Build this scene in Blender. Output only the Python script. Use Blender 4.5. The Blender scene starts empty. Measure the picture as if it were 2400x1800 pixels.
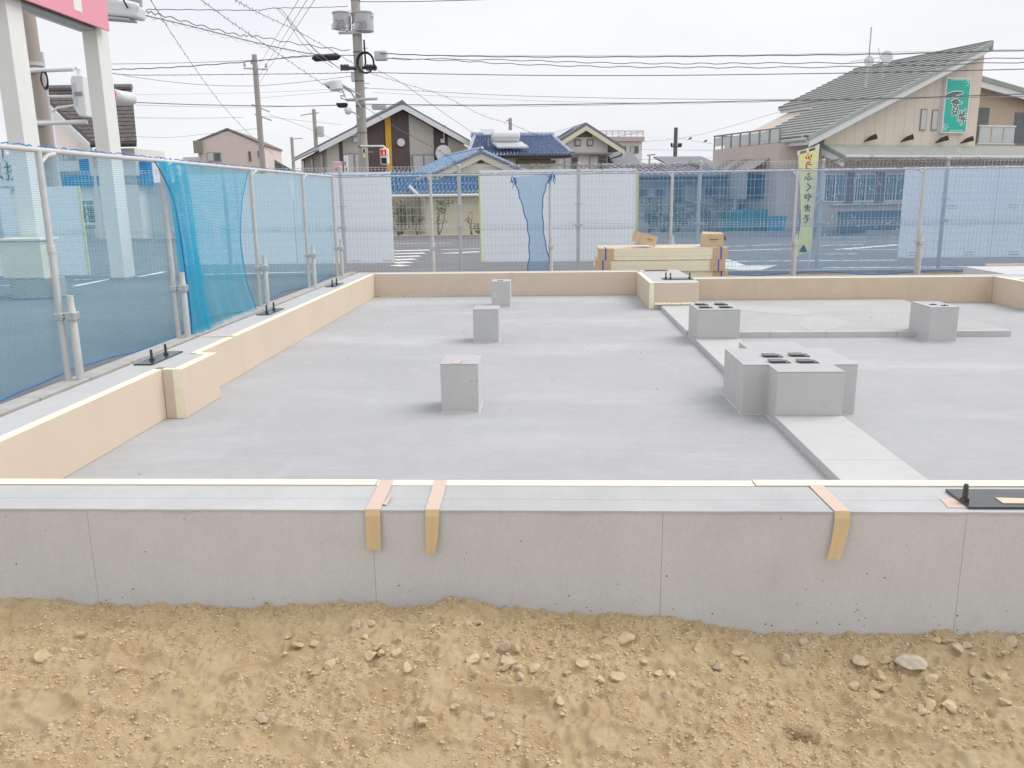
import bpy, bmesh, math, random
import numpy as np
from mathutils import Vector, Matrix
random.seed(7); rng=np.random.default_rng(7)
R=math.radians
sc=bpy.context.scene; COL=sc.collection
# ---------------------------------------------------------------- camera
PITCH,YAW,ROLL,FPX,CZ=R(12.73),R(2.59),R(-0.75),1944.9,1.42
cam=bpy.data.cameras.new('camera'); camo=bpy.data.objects.new('camera',cam); COL.objects.link(camo); sc.camera=camo
cam.sensor_width=36; cam.lens=FPX/2400*36; cam.clip_start=.05; cam.clip_end=3000
CF=Vector((-math.sin(YAW)*math.cos(PITCH),math.cos(YAW)*math.cos(PITCH),-math.sin(PITCH)))
_r=Vector((math.cos(YAW),math.sin(YAW),0)); _u=_r.cross(CF)
CR=_r*math.cos(ROLL)+_u*math.sin(ROLL); CU=-_r*math.sin(ROLL)+_u*math.cos(ROLL)
camo.matrix_world=Matrix(((CR.x,CU.x,-CF.x,0),(CR.y,CU.y,-CF.y,0),(CR.z,CU.z,-CF.z,CZ),(0,0,0,1)))
CP=Vector((0,0,CZ))
# ---------------------------------------------------------------- sky, sun, exposure
SUN_EL,SUN_AZ=R(52),R(72)          # azimuth clockwise from +Y: light from the right
w=bpy.data.worlds.new('World'); sc.world=w; w.use_nodes=True
nt=w.node_tree; bg=nt.nodes['Background']
sky=nt.nodes.new('ShaderNodeTexSky'); sky.sky_type='NISHITA'; sky.sun_disc=False
sky.sun_elevation=SUN_EL; sky.sun_rotation=SUN_AZ; sky.dust_density=4; sky.air_density=1.2
hs=nt.nodes.new('ShaderNodeHueSaturation'); hs.inputs['Saturation'].default_value=.35; hs.inputs['Value'].default_value=1
nt.links.new(sky.outputs[0],hs.inputs['Color'])
tc=nt.nodes.new('ShaderNodeTexCoord'); mp=nt.nodes.new('ShaderNodeMapping'); mp.inputs['Scale'].default_value=(1,1,4)
nz=nt.nodes.new('ShaderNodeTexNoise'); nz.inputs['Scale'].default_value=2.2; nz.inputs['Detail'].default_value=5
nt.links.new(tc.outputs['Generated'],mp.inputs[0]); nt.links.new(mp.outputs[0],nz.inputs['Vector'])
cr=nt.nodes.new('ShaderNodeValToRGB'); cr.color_ramp.elements[0].position=.3; cr.color_ramp.elements[1].position=.7
cr.color_ramp.elements[0].color=(7.35,7.5,7.95,1); cr.color_ramp.elements[1].color=(8.5,8.55,8.7,1)
nt.links.new(nz.outputs[0],cr.inputs[0])
mx=nt.nodes.new('ShaderNodeMixRGB'); mx.inputs[0].default_value=.9
nt.links.new(hs.outputs[0],mx.inputs[1]); nt.links.new(cr.outputs[0],mx.inputs[2]); nt.links.new(mx.outputs[0],bg.inputs[0])
bg.inputs[1].default_value=.087
sl=bpy.data.lights.new('sun','SUN'); so=bpy.data.objects.new('sun',sl); COL.objects.link(so)
sl.energy=1.3; sl.angle=R(45); sl.color=(1,.98,.95)
sd=Vector((math.sin(SUN_AZ)*math.cos(SUN_EL),math.cos(SUN_AZ)*math.cos(SUN_EL),math.sin(SUN_EL)))
so.rotation_euler=(-sd).to_track_quat('-Z','Y').to_euler()
vs=sc.view_settings; vs.view_transform='Standard'; vs.look='None'; vs.gamma=1; vs.exposure=.5; vs.use_curve_mapping=False
try: sc.cycles.transparent_max_bounces=24
except Exception: pass
# ---------------------------------------------------------------- helpers
def ray(px,py): return CF+CR*((px-1200)/FPX)-CU*((py-900)/FPX)
def PY(px,py,Y): d=ray(px,py); return CP+d*(Y/d.y)
def PZ(px,py,z): d=ray(px,py); return CP+d*((z-CZ)/d.z)
def PX(px,py,X): d=ray(px,py); return CP+d*(X/d.x)
def S(r,g,b,m=1.0):
    f=lambda c:(c/255/12.92 if c<=10 else ((c/255+.055)/1.055)**2.4)*m
    return (f(r),f(g),f(b))
MATS={}
def N(t,k,**kw):
    n=t.nodes.new(k)
    for a,b in kw.items(): setattr(n,a,b)
    return n
def mat(name,c,rough=.7,amt=.0,scale=6,c2=None,bump=0,bscale=60,metal=0,spec=.4,stretch=(1,1,1),trans=0,emit=0,detail=5,coat=0):
    if name in MATS: return MATS[name]
    m=bpy.data.materials.new(name); m.use_nodes=True; t=m.node_tree; b=t.nodes['Principled BSDF']
    b.inputs['Roughness'].default_value=rough; b.inputs['Metallic'].default_value=metal; b.inputs['Specular IOR Level'].default_value=spec
    b.inputs['Base Color'].default_value=(*c,1)
    if coat: b.inputs['Coat Weight'].default_value=coat
    if amt or c2 or bump:
        tcn=N(t,'ShaderNodeTexCoord'); ma=N(t,'ShaderNodeMapping'); ma.inputs['Scale'].default_value=stretch
        t.links.new(tcn.outputs['Object'],ma.inputs[0])
    if amt or c2:
        n=N(t,'ShaderNodeTexNoise'); n.inputs['Scale'].default_value=scale; n.inputs['Detail'].default_value=detail; n.inputs['Roughness'].default_value=.62
        t.links.new(ma.outputs[0],n.inputs['Vector'])
        ra=N(t,'ShaderNodeValToRGB'); e=ra.color_ramp.elements; e[0].position=.32; e[1].position=.68
        d=c2 or tuple(x*(1-amt) for x in c); h=c if c2 else tuple(min(1,x*(1+amt*.6)) for x in c)
        e[0].color=(*d,1); e[1].color=(*h,1)
        t.links.new(n.outputs[0],ra.inputs[0]); t.links.new(ra.outputs[0],b.inputs['Base Color'])
    if bump:
        n2=N(t,'ShaderNodeTexNoise'); n2.inputs['Scale'].default_value=bscale; n2.inputs['Detail'].default_value=6; n2.inputs['Roughness'].default_value=.65
        t.links.new(ma.outputs[0],n2.inputs['Vector']); bp=N(t,'ShaderNodeBump'); bp.inputs['Strength'].default_value=bump; bp.inputs['Distance'].default_value=.01
        t.links.new(n2.outputs[0],bp.inputs['Height']); t.links.new(bp.outputs[0],b.inputs['Normal'])
    if trans:
        tr=N(t,'ShaderNodeBsdfTranslucent'); tr.inputs[0].default_value=(*c,1); ms=N(t,'ShaderNodeMixShader'); ms.inputs[0].default_value=trans
        o=t.nodes['Material Output']; t.links.new(b.outputs[0],ms.inputs[1]); t.links.new(tr.outputs[0],ms.inputs[2]); t.links.new(ms.outputs[0],o.inputs[0])
    if emit: b.inputs['Emission Color'].default_value=(*c,1); b.inputs['Emission Strength'].default_value=emit
    MATS[name]=m; return m
def netmat(name,c,pitch,fill,extra=0):
    """woven net: threads on a square grid in metres (UV), holes between them"""
    m=bpy.data.materials.new(name); m.use_nodes=True; t=m.node_tree; b=t.nodes['Principled BSDF']
    b.inputs['Base Color'].default_value=(*c,1); b.inputs['Roughness'].default_value=.55
    uv=N(t,'ShaderNodeTexCoord'); sp=N(t,'ShaderNodeSeparateXYZ'); t.links.new(uv.outputs['UV'],sp.inputs[0])
    outs=[]
    for k in (0,1):
        d=N(t,'ShaderNodeMath',operation='DIVIDE'); d.inputs[1].default_value=pitch*(1 if k else 1.0); t.links.new(sp.outputs[k],d.inputs[0])
        f=N(t,'ShaderNodeMath',operation='FRACT'); t.links.new(d.outputs[0],f.inputs[0])
        l=N(t,'ShaderNodeMath',operation='LESS_THAN'); l.inputs[1].default_value=fill; t.links.new(f.outputs[0],l.inputs[0]); outs.append(l)
    mxm=N(t,'ShaderNodeMath',operation='MAXIMUM'); t.links.new(outs[0].outputs[0],mxm.inputs[0]); t.links.new(outs[1].outputs[0],mxm.inputs[1])
    tr=N(t,'ShaderNodeBsdfTranslucent'); tr.inputs[0].default_value=(*c,1); ms=N(t,'ShaderNodeMixShader'); ms.inputs[0].default_value=.4
    tp=N(t,'ShaderNodeBsdfTransparent'); mo=N(t,'ShaderNodeMixShader'); o=t.nodes['Material Output']
    t.links.new(b.outputs[0],ms.inputs[1]); t.links.new(tr.outputs[0],ms.inputs[2])
    t.links.new(mxm.outputs[0],mo.inputs[0]); t.links.new(tp.outputs[0],mo.inputs[1]); t.links.new(ms.outputs[0],mo.inputs[2]); t.links.new(mo.outputs[0],o.inputs[0])
    return m
class MB:
    def __init__(s): s.v=[]; s.f=[]; s.uv=None
    def add(s,vs,fs):
        n=len(s.v); s.v+= [tuple(p) for p in vs]; s.f+=[tuple(i+n for i in q) for q in fs]; return s
    def box(s,x0,x1,y0,y1,z0,z1):
        return s.add([(x0,y0,z0),(x1,y0,z0),(x1,y1,z0),(x0,y1,z0),(x0,y0,z1),(x1,y0,z1),(x1,y1,z1),(x0,y1,z1)],
          [(0,3,2,1),(4,5,6,7),(0,1,5,4),(1,2,6,5),(2,3,7,6),(3,0,4,7)])
    def prism(s,poly,d0,d1,plane='uz'):
        """polygon extruded: 'uz' -> (u,d,z)   'xy' -> (x,y,d)   'vz' -> (d,v,z)"""
        mk={'uz':lambda p,d:(p[0],d,p[1]),'xy':lambda p,d:(p[0],p[1],d),'vz':lambda p,d:(d,p[0],p[1])}[plane]
        n=len(poly); vs=[mk(p,d0) for p in poly]+[mk(p,d1) for p in poly]
        fs=[tuple(range(n))[::-1],tuple(range(n,2*n))]+[(i,(i+1)%n,n+(i+1)%n,n+i) for i in range(n)]
        return s.add(vs,fs)
    def hexa(s,a,b): # two quads a (4 pts) -> b (4 pts)
        return s.add(list(a)+list(b),[(3,2,1,0),(4,5,6,7)]+[(i,(i+1)%4,4+(i+1)%4,4+i) for i in range(4)])
    def tube(s,pts,r,n=8,cap=True):
        pts=[Vector(p) for p in pts]; L=len(pts); rs=r if isinstance(r,(list,tuple)) else [r]*L
        prev=None; base=len(s.v)
        for i,p in enumerate(pts):
            t=(pts[min(i+1,L-1)]-pts[max(i-1,0)]).normalized()
            if prev is None:
                a=Vector((0,0,1)) if abs(t.z)<.9 else Vector((1,0,0)); prev=t.cross(a).normalized()
            nrm=(prev-t*prev.dot(t)); nrm=nrm.normalized() if nrm.length>1e-6 else t.orthogonal().normalized(); prev=nrm; bn=t.cross(nrm)
            for k in range(n):
                a=2*math.pi*k/n; q=p+(nrm*math.cos(a)+bn*math.sin(a))*rs[i]; s.v.append(tuple(q))
        for i in range(L-1):
            for k in range(n):
                a=base+i*n+k; b=base+i*n+(k+1)%n; s.f.append((a,b,b+n,a+n))
        if cap: s.f.append(tuple(base+k for k in range(n))[::-1]); s.f.append(tuple(base+(L-1)*n+k for k in range(n)))
        return s
    def lathe(s,prof,c=(0,0,0),n=16):
        b=len(s.v)
        for (r,z) in prof:
            for k in range(n): a=2*math.pi*k/n; s.v.append((c[0]+r*math.cos(a),c[1]+r*math.sin(a),c[2]+z))
        for i in range(len(prof)-1):
            for k in range(n): a=b+i*n+k; d=b+i*n+(k+1)%n; s.f.append((a,d,d+n,a+n))
        s.f.append(tuple(b+k for k in range(n))[::-1]); e=b+(len(prof)-1)*n; s.f.append(tuple(e+k for k in range(n)))
        return s
def link(name,me,m,parent=None):
    o=bpy.data.objects.new(name,me); COL.objects.link(o)
    if m and not me.materials: me.materials.append(m)
    if parent: o.parent=parent
    return o
def obj(name,mb,m,parent=None,bevel=0,smooth=False,seg=2):
    me=bpy.data.meshes.new(name); me.from_pydata(mb.v,[],mb.f); me.update()
    if smooth:
        me.polygons.foreach_set('use_smooth',[True]*len(me.polygons))
        try: me.set_sharp_from_angle(angle=R(40))
        except Exception: pass
    o=link(name,me,m,parent)
    if bevel:
        b=o.modifiers.new('bevel','BEVEL'); b.width=bevel; b.segments=seg; b.limit_method='ANGLE'
    return o
def tag(o,label=None,cat=None,group=None,kind=None):
    if label: o['label']=label
    if cat: o['category']=cat
    if group: o['group']=group
    if kind: o['kind']=kind
    return o
def thing(name,label,cat,loc=(0,0,0),rz=0,group=None):
    o=bpy.data.objects.new(name,None); COL.objects.link(o); o.location=loc; o.rotation_euler=(0,0,rz); o.empty_display_size=.1
    return tag(o,label,cat,group)
def copy_tree(o,parent=None):
    c=o.copy(); COL.objects.link(c); c.parent=parent
    for ch in list(o.children): copy_tree(ch,c)
    return c
def sheet(name,fn,nu,nv,m,parent=None,uvf=None,smooth=True):
    """surface fn(s,t)->point, s,t in 0..1, with uv in metres"""
    vs=[];uv=[]
    for j in range(nv+1):
        for i in range(nu+1):
            s_,t_=i/nu,j/nv; vs.append(tuple(fn(s_,t_))); uv.append(uvf(s_,t_) if uvf else (s_,t_))
    fs=[(j*(nu+1)+i,j*(nu+1)+i+1,(j+1)*(nu+1)+i+1,(j+1)*(nu+1)+i) for j in range(nv) for i in range(nu)]
    me=bpy.data.meshes.new(name); me.from_pydata(vs,[],fs); me.update()
    l=me.uv_layers.new(name='UVMap'); idx=np.zeros(len(me.loops),int); me.loops.foreach_get('vertex_index',idx)
    l.data.foreach_set('uv',np.array(uv)[idx].ravel().astype(np.float32))
    if smooth: me.polygons.foreach_set('use_smooth',[True]*len(me.polygons))
    return link(name,me,m,parent)
def text(name,body,size,m,parent,M,thick=.004,offset=0.0):
    cu=bpy.data.curves.new(name,'FONT'); cu.body=body; cu.size=size; cu.extrude=thick/2; cu.offset=offset; cu.align_x='CENTER'; cu.align_y='CENTER'
    to=bpy.data.objects.new('tmp',cu); COL.objects.link(to); bpy.context.view_layer.update()
    dg=bpy.context.evaluated_depsgraph_get(); me=bpy.data.meshes.new_from_object(to.evaluated_get(dg)); bpy.data.objects.remove(to); bpy.data.curves.remove(cu)
    me.materials.clear(); me.name=name; me.transform(M); return link(name,me,m,parent)
def facing(u,v,z,rz=0,mirror=False): # text matrix: facing -v in local frame
    return Matrix.Translation((u,v,z))@Matrix.Rotation(rz,4,'Y')@Matrix.Rotation(R(90),4,'X')@(Matrix.Scale(-1,4,(1,0,0)) if mirror else Matrix.Identity(4))
class Fr:
    """vertical facade frame: origin on the ground under pixel column px at depth Y, turned by theta"""
    def __init__(s,px,py,Y,th):
        p=PY(px,py,Y); s.o=Vector((p.x,p.y,0)); s.th=th; s.U=Vector((math.cos(th),math.sin(th),0)); s.V=Vector((-math.sin(th),math.cos(th),0))
    def uz(s,px,py,v=0):
        d=ray(px,py); q=s.o+s.V*v; t=(q-CP).dot(s.V)/d.dot(s.V); p=CP+d*t; return ((p-s.o).dot(s.U),p.z)
    def vz(s,px,py,u=0):
        d=ray(px,py); q=s.o+s.U*u; t=(q-CP).dot(s.U)/d.dot(s.U); p=CP+d*t; return ((p-s.o).dot(s.V),p.z)
    def uv(s,px,py,z):
        p=PZ(px,py,z); return ((p-s.o).dot(s.U),(p-s.o).dot(s.V))
    def root(s,name,label,cat,z=0,group=None): return thing(name,label,cat,(s.o.x,s.o.y,z),s.th,group)
q1=lambda x,y:(x*.27125,y*.27125)
q2=lambda x,y:(600+x*.27125,y*.27125)
q3=lambda x,y:(1200+x*.27125,y*.27125)
q4=lambda x,y:(1800+x*.27125,y*.27125)
q5=lambda x,y:(x*.27125,300+y*.27125)
q6=lambda x,y:(600+x*.27125,300+y*.27125)
q7=lambda x,y:(1200+x*.27125,300+y*.27125)
q8=lambda x,y:(1800+x*.27125,300+y*.27125)
# ---------------------------------------------------------------- materials
def concrete_mat(name,base,line_y=None,pits=True,blotch=.12,dust=False,low=False):
    m=bpy.data.materials.new(name); m.use_nodes=True; t=m.node_tree; b=t.nodes['Principled BSDF']; b.inputs['Roughness'].default_value=.85; b.inputs['Specular IOR Level'].default_value=.25
    g=N(t,'ShaderNodeNewGeometry'); P=g.outputs['Position']
    def noise(s,d=5,st=(1,1,1)):
        ma=N(t,'ShaderNodeMapping'); ma.inputs['Scale'].default_value=st; t.links.new(P,ma.inputs[0]); n=N(t,'ShaderNodeTexNoise'); n.inputs['Scale'].default_value=s; n.inputs['Detail'].default_value=d; n.inputs['Roughness'].default_value=.6; t.links.new(ma.outputs[0],n.inputs['Vector']); return n.outputs[0]
    def ramp(i,p0,p1,c0,c1):
        r=N(t,'ShaderNodeValToRGB'); r.color_ramp.elements[0].position=p0; r.color_ramp.elements[1].position=p1; r.color_ramp.elements[0].color=(*c0,1); r.color_ramp.elements[1].color=(*c1,1); t.links.new(i,r.inputs[0]); return r.outputs[0]
    def mul(a,bb,f=1.0):
        x=N(t,'ShaderNodeMixRGB',blend_type='MULTIPLY'); x.inputs[0].default_value=f; t.links.new(a,x.inputs[1]); t.links.new(bb,x.inputs[2]); return x.outputs[0]
    lo=tuple(x*(1-blotch) for x in base); hi=tuple(min(.9,x*(1+blotch)) for x in base)
    c=ramp(noise(1.1,8),.3,.7,lo,hi)
    c=mul(c,ramp(noise(9,6,(1,1,.5)),.25,.75,(.955,.955,.955),(1.03,1.03,1.03)))
    c=mul(c,ramp(noise(170,3),.3,.7,(.93,.93,.93),(1.05,1.05,1.05)))
    if dust:
        for sc_,st_,p0_,p1_,am in ((.55,(.6,1.6,1),.52,.72,.16),(2.2,(.35,1.5,1),.58,.8,.12),(5,(1,.25,1),.62,.8,.08)):
            x=N(t,'ShaderNodeMixRGB',blend_type='ADD'); x.inputs[0].default_value=1; t.links.new(c,x.inputs[1]); t.links.new(ramp(noise(sc_,7,st_),p0_,p1_,(0,0,0),(am*.55,am*.55,am*.56)),x.inputs[2]); c=x.outputs[0]
        v=N(t,'ShaderNodeTexVoronoi'); v.inputs['Scale'].default_value=3.3; t.links.new(P,v.inputs['Vector']); c=mul(c,ramp(v.outputs['Distance'],0.008,.014,(.75,.74,.72),(1,1,1)))
        c=mul(c,ramp(noise(40,3,(.3,1,1)),.28,.45,(.93,.93,.93),(1,1,1)))
    if pits:
        v=N(t,'ShaderNodeTexVoronoi'); v.inputs['Scale'].default_value=19; t.links.new(P,v.inputs['Vector'])
        pit=ramp(v.outputs['Distance'],.05,.085,(.3,.29,.27),(1,1,1)); c=mul(c,ramp(noise(2.3,7,(1,1,2.5)),.28,.4,(.95,.945,.94),(1,1,1))); # only where a second noise allows
        msk=ramp(noise(3.1,2),.46,.56,(0,0,0),(1,1,1)); x=N(t,'ShaderNodeMixRGB'); t.links.new(msk,x.inputs[0]); x.inputs[1].default_value=(1,1,1,1); t.links.new(pit,x.inputs[2]); c=mul(c,x.outputs[0])
    if low:
        sp=N(t,'ShaderNodeSeparateXYZ'); t.links.new(P,sp.inputs[0]); zz=ramp(sp.outputs[2],.06,.12,(1,1,1),(0,0,0)); v=N(t,'ShaderNodeTexVoronoi'); v.inputs['Scale'].default_value=34; t.links.new(P,v.inputs['Vector'])
        pm=mul(zz,ramp(noise(4.3,2),.42,.55,(0,0,0),(1,1,1))); x=N(t,'ShaderNodeMixRGB'); t.links.new(pm,x.inputs[0]); x.inputs[1].default_value=(1,1,1,1); t.links.new(ramp(v.outputs['Distance'],.09,.15,(.3,.29,.27),(1,1,1)),x.inputs[2]); c=mul(c,x.outputs[0])
        c=mul(c,ramp(noise(1.7,8,(1,1,.22)),.26,.42,(.955,.95,.94),(1,1,1)))
    if line_y is not None:
        sp=N(t,'ShaderNodeSeparateXYZ'); t.links.new(P,sp.inputs[0]); wob=N(t,'ShaderNodeMath',operation='MULTIPLY_ADD'); t.links.new(noise(7,2),wob.inputs[0]); wob.inputs[1].default_value=.006; t.links.new(sp.outputs[1],wob.inputs[2])
        a=N(t,'ShaderNodeMath',operation='SUBTRACT'); t.links.new(wob.outputs[0],a.inputs[0]); a.inputs[1].default_value=line_y+.003
        ab=N(t,'ShaderNodeMath',operation='ABSOLUTE'); t.links.new(a.outputs[0],ab.inputs[0]); c=mul(c,ramp(ab.outputs[0],.0012,.0035,(.72,.72,.72),(1,1,1)))
    t.links.new(c,b.inputs['Base Color'])
    bp=N(t,'ShaderNodeBump'); bp.inputs['Strength'].default_value=.18; bp.inputs['Distance'].default_value=.004; t.links.new(noise(120,5),bp.inputs['Height']); t.links.new(bp.outputs[0],b.inputs['Normal'])
    return m
M_face=concrete_mat('concrete_formed',(.60,.612,.622),blotch=.05,low=True)
M_top=concrete_mat('mortar_leveller',(.50,.502,.507),line_y=2.652,pits=False,blotch=.11)
M_topp=concrete_mat('mortar_top',(.51,.512,.515),pits=False,blotch=.06)
M_slab=concrete_mat('concrete_slab',(.445,.447,.458),pits=False,blotch=.05,dust=True)
M_slab2=concrete_mat('concrete_raised',(.47,.47,.47),pits=False,blotch=.06,dust=True)
M_block=concrete_mat('concrete_block',(.565,.565,.555),blotch=.05)
M_tan=mat('insulation_facing',S(215,198,179),.6,.035,2.6)
M_cream=mat('insulation_foam',S(246,240,214),.8,.05,18,bump=.15,bscale=220)
M_tape=mat('kraft_tape',S(214,190,150),.45,.06,9)
M_tapep=mat('pink_tape',S(216,192,178),.5,.06,9)
M_steel=mat('black_steel',(.035,.037,.037),.16,.4,14,spec=.9)
M_pipe=mat('galvanised_pipe',S(210,210,208),.42,.08,9,metal=.12)
M_zinc=mat('zinc_clamp',S(215,216,214),.3,.15,30,metal=.6)
M_rope=mat('blue_rope',S(58,118,190),.7)
M_white=mat('white_paint',S(238,238,232),.5,.03,1.5)
M_wire=mat('wire',(.15,.15,.155),.6)
M_wireg=mat('grey_wire',(.36,.36,.365),.6)
M_conc=mat('pole_concrete',S(178,172,165),.85,.14,3,bump=.2,bscale=40,stretch=(1,1,.25))
M_metal=mat('grey_metal',S(196,199,202),.5,.08,6)
M_glass=mat('window_glass',(.10,.12,.14),.08,.4,1.2,spec=.7)
M_curt=mat('curtain',S(205,206,205),.9,.08,14,stretch=(6,6,.3))
M_alu=mat('aluminium_frame',S(150,150,148),.4,metal=.4)
M_dark=mat('dark_frame',(.05,.05,.05),.5)
# ---------------------------------------------------------------- ground, roads
TOP,SLAB=.42,.11
tag(obj('ground',MB().box(-900,900,-300,1500,-2.2,-.95),mat('far_ground',S(140,136,126),.95,.15,.2)),kind='structure')
M_asph=mat('asphalt',(.2,.205,.215),.9,.12,.6,bump=.4,bscale=90)
tag(obj('road',MB().prism([(-120,-40),(-3.81,-40),(-3.81,15.39),(120,15.39),(120,29.6),(-120,29.6)],-.93,-.012,'xy'),M_asph),kind='structure')
M_line=mat('road_paint',S(232,232,228),.7,.14,3)
def strip(pa,pb,wd,parent,name='white_line',z=-.008):
    a=PZ(*pa,0); b=PZ(*pb,0); a.z=b.z=z; d=(b-a).normalized(); n=Vector((-d.y,d.x,0))*wd/2
    return obj(name,MB().add([a-n,b-n,b+n,a+n],[(0,1,2,3)]),M_line,parent)
mk=bpy.data.objects.new('road_markings',None); COL.objects.link(mk); tag(mk,kind='structure')
for k in range(6):   # zebra crossing bars
    y=1055+k*26; strip(q6(1195,y+4),q6(1500-k*42,y-4),.42,mk,'crossing_bar')
strip(q6(1190,998),q6(1700,990),.15,mk); strip(q6(1620,1082),q6(1935,1065),.3,mk); strip(q6(1600,1050),q6(1935,1040),.15,mk)
strip(q8(-700,1150),q8(1125,1138),.14,mk); strip(q8(-640,1030),q8(240,1000),.16,mk); strip(q8(-500,1060),q8(240,1040),.2,mk)
strip(q8(420,1015),q8(820,1003),.15,mk); strip(q8(600,1048),q8(1135,1005),.3,mk); strip(q8(420,1050),q8(1130,1046),.12,mk); strip(q8(420,1087),q8(770,1083),.12,mk); strip(q8(430,985),q8(1140,983),.1,mk); strip(q8(430,945),q8(2300,935),.12,mk)
strip(q8(470,1205),q8(2300,1190),.14,mk)
strip(q5(0,1362),q5(240,1335),.12,mk); strip(q5(640,1362),q5(955,1300),.12,mk); strip(q5(640,1308),q5(955,1298),.1,mk); strip(q5(1190,1285),q5(1420,1238),.12,mk); strip(q5(1740,1262),q5(2700,1240),.14,mk)
# arrow on the road by the boards
aw=PZ(*q7(1930,1190),0); obj('road_arrow',MB().add([(aw.x+x,aw.y+y,-.008) for x,y in ((-.25,1.9),(.25,1.9),(.25,.2),(.9,.2),(.1,-1.3),(-.7,.2),(-.25,.2))],[(0,1,2,3,4,5,6)][::1]),M_line,mk)
# kerb and pavement beyond the road
tag(obj('kerb',MB().box(-120,120,29.62,29.78,-.9,.12),mat('kerb_stone',S(176,174,168),.9,.12,4)),kind='structure')
tag(obj('pavement',MB().box(-120,120,29.785,30.9,-.9,.09),mat('paving',S(160,158,154),.9,.12,3)),kind='structure')
tag(obj('forecourt',MB().box(3.0,60,30.905,70,-.9,.03),mat('forecourt_asphalt',S(118,118,118),.9,.12,.8)),kind='structure')
# kerb under the left net and soil of the building plot
M_soilg=mat('plot_soil',S(168,152,126),.95,.2,6,c2=S(128,114,92),bump=.8,bscale=30)
tag(obj('plot_soil',MB().box(-3.6,30,2.75,15.2,-.3,.0),M_soilg),kind='structure')
pk=bpy.data.objects.new('plot_kerb',None); COL.objects.link(pk); tag(pk,kind='structure')
for k in range(24): obj('kerb_block',MB().box(-3.80,-3.63,-.5+k*.68,-.5+k*.68+.672,-.2,.062),mat('kerb_grey',S(182,180,176),.9,.12,5,bump=.2),pk,bevel=.008)
for k in range(50): obj('kerb_block',MB().box(-3.6+k*.68,-3.6+k*.68+.672,15.22,15.38,-.2,.062),mat('kerb_grey',None),pk,bevel=.008)
# ---------------------------------------------------------------- foundation
tag(obj('foundation_slab',MB().box(-2.41,9.0,2.783,11.45,-.05,SLAB),M_slab),kind='structure')
# front wall: five cast sections with hairline joints, mortar top, foam edge
fw=thing('foundation_wall','long grey concrete foundation wall rising straight from the sandy soil','wall',(0,2.55,0))
js=[PY(218,1310,2.55).x,PY(879,1350,2.55).x,PY(1550,1330,2.55).x,PY(2250,1350,2.55).x]
xs=[-2.62]+js+[4.0,9.0]
for a,b in zip(xs[:-1],xs[1:]): obj('wall_section',MB().box(a+.0004,b-.0004,0,.232,-.35,TOP-.007),M_face,fw,bevel=.0008,seg=1)
n=700; X=np.linspace(-2.62,9.0,n); ed=-.003+.0025*np.interp(X,np.linspace(-2.62,9,200),rng.random(200)); dz=-.011+.004*np.interp(X,np.linspace(-2.62,9,150),rng.random(150))
mb=MB(); vs=[];
for i in range(n): vs+=[(X[i],ed[i],dz[i]+TOP),(X[i],ed[i],TOP),(X[i],.2325,TOP),(X[i],.2325,TOP-.006)]
mb.add(vs,[(4*i+k,4*i+4+k,4*i+4+(k+1)%4,4*i+(k+1)%4) for i in range(n-1) for k in range(4)]+[(3,2,1,0)]); obj('mortar_top',mb,M_top,fw)
for a,b,dzz in ((-2.36,-.62,.002),(-.617,.72,.0),(.723,2.1,.003),(2.103,4.0,.0),(4.003,9.0,.001)):
    o=obj('insulation_board',MB().box(a,b,.234,.286,SLAB-2.55*0+.002,TOP+dzz),M_tan,fw); 
    obj('foam_edge',MB().box(a+.001,b-.001,.233,.2875,TOP+dzz+.0005,TOP+dzz+.003),M_cream,o)
# left wall
lw=thing('foundation_wall','concrete foundation wall lined with tan insulation board running beside the blue net','wall',(-2.62,0,0))
obj('wall_section',MB().box(0,.21,2.785,11.45,-.3,TOP-.006),M_face,lw,bevel=.002,seg=1)
obj('mortar_top',MB().box(-.003,.2105,2.785,11.45,TOP-.0055,TOP),M_topp,lw,bevel=.0015,seg=1)
def ins(parent,x0,x1,y0,y1,face,z0=SLAB+.002,z1=TOP,m2=None):
    """board with tan facing on one side ('+x','-x','-y') and cream foam body"""
    o=obj('insulation_board',MB().box(x0,x1,y0,y1,z0,z1+random.uniform(0,.003)),M_cream,parent)
    e=.0012; g=.0015
    if face=='+x': m=MB().box(x1,x1+e,y0+g,y1-g,z0+g,z1-g)
    if face=='-x': m=MB().box(x0-e,x0,y0+g,y1-g,z0+g,z1-g)
    if face=='-y': m=MB().box(x0+g,x1-g,y0-e,y0,z0+g,z1-g)
    obj('board_facing',m,m2 or M_tan,o); return o
for a,b in ((2.84,4.855),(5.41,6.2),(6.202,8.02),(8.022,9.84),(9.842,11.2)): ins(lw,.211,.264,a,b,'+x')
obj('pier',MB().box(.211,.33,4.91,5.355,-.1,TOP-.001),M_face,lw)
obj('mortar_cap',MB().box(.212,.33,4.912,5.352,TOP-.0005,TOP+.002),M_topp,lw)
ins(lw,.331,.386,4.857,5.408,'+x'); ins(lw,.266,.3305,4.857,4.908,'-y'); ins(lw,.266,.3305,5.357,5.408,'-y')
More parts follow.
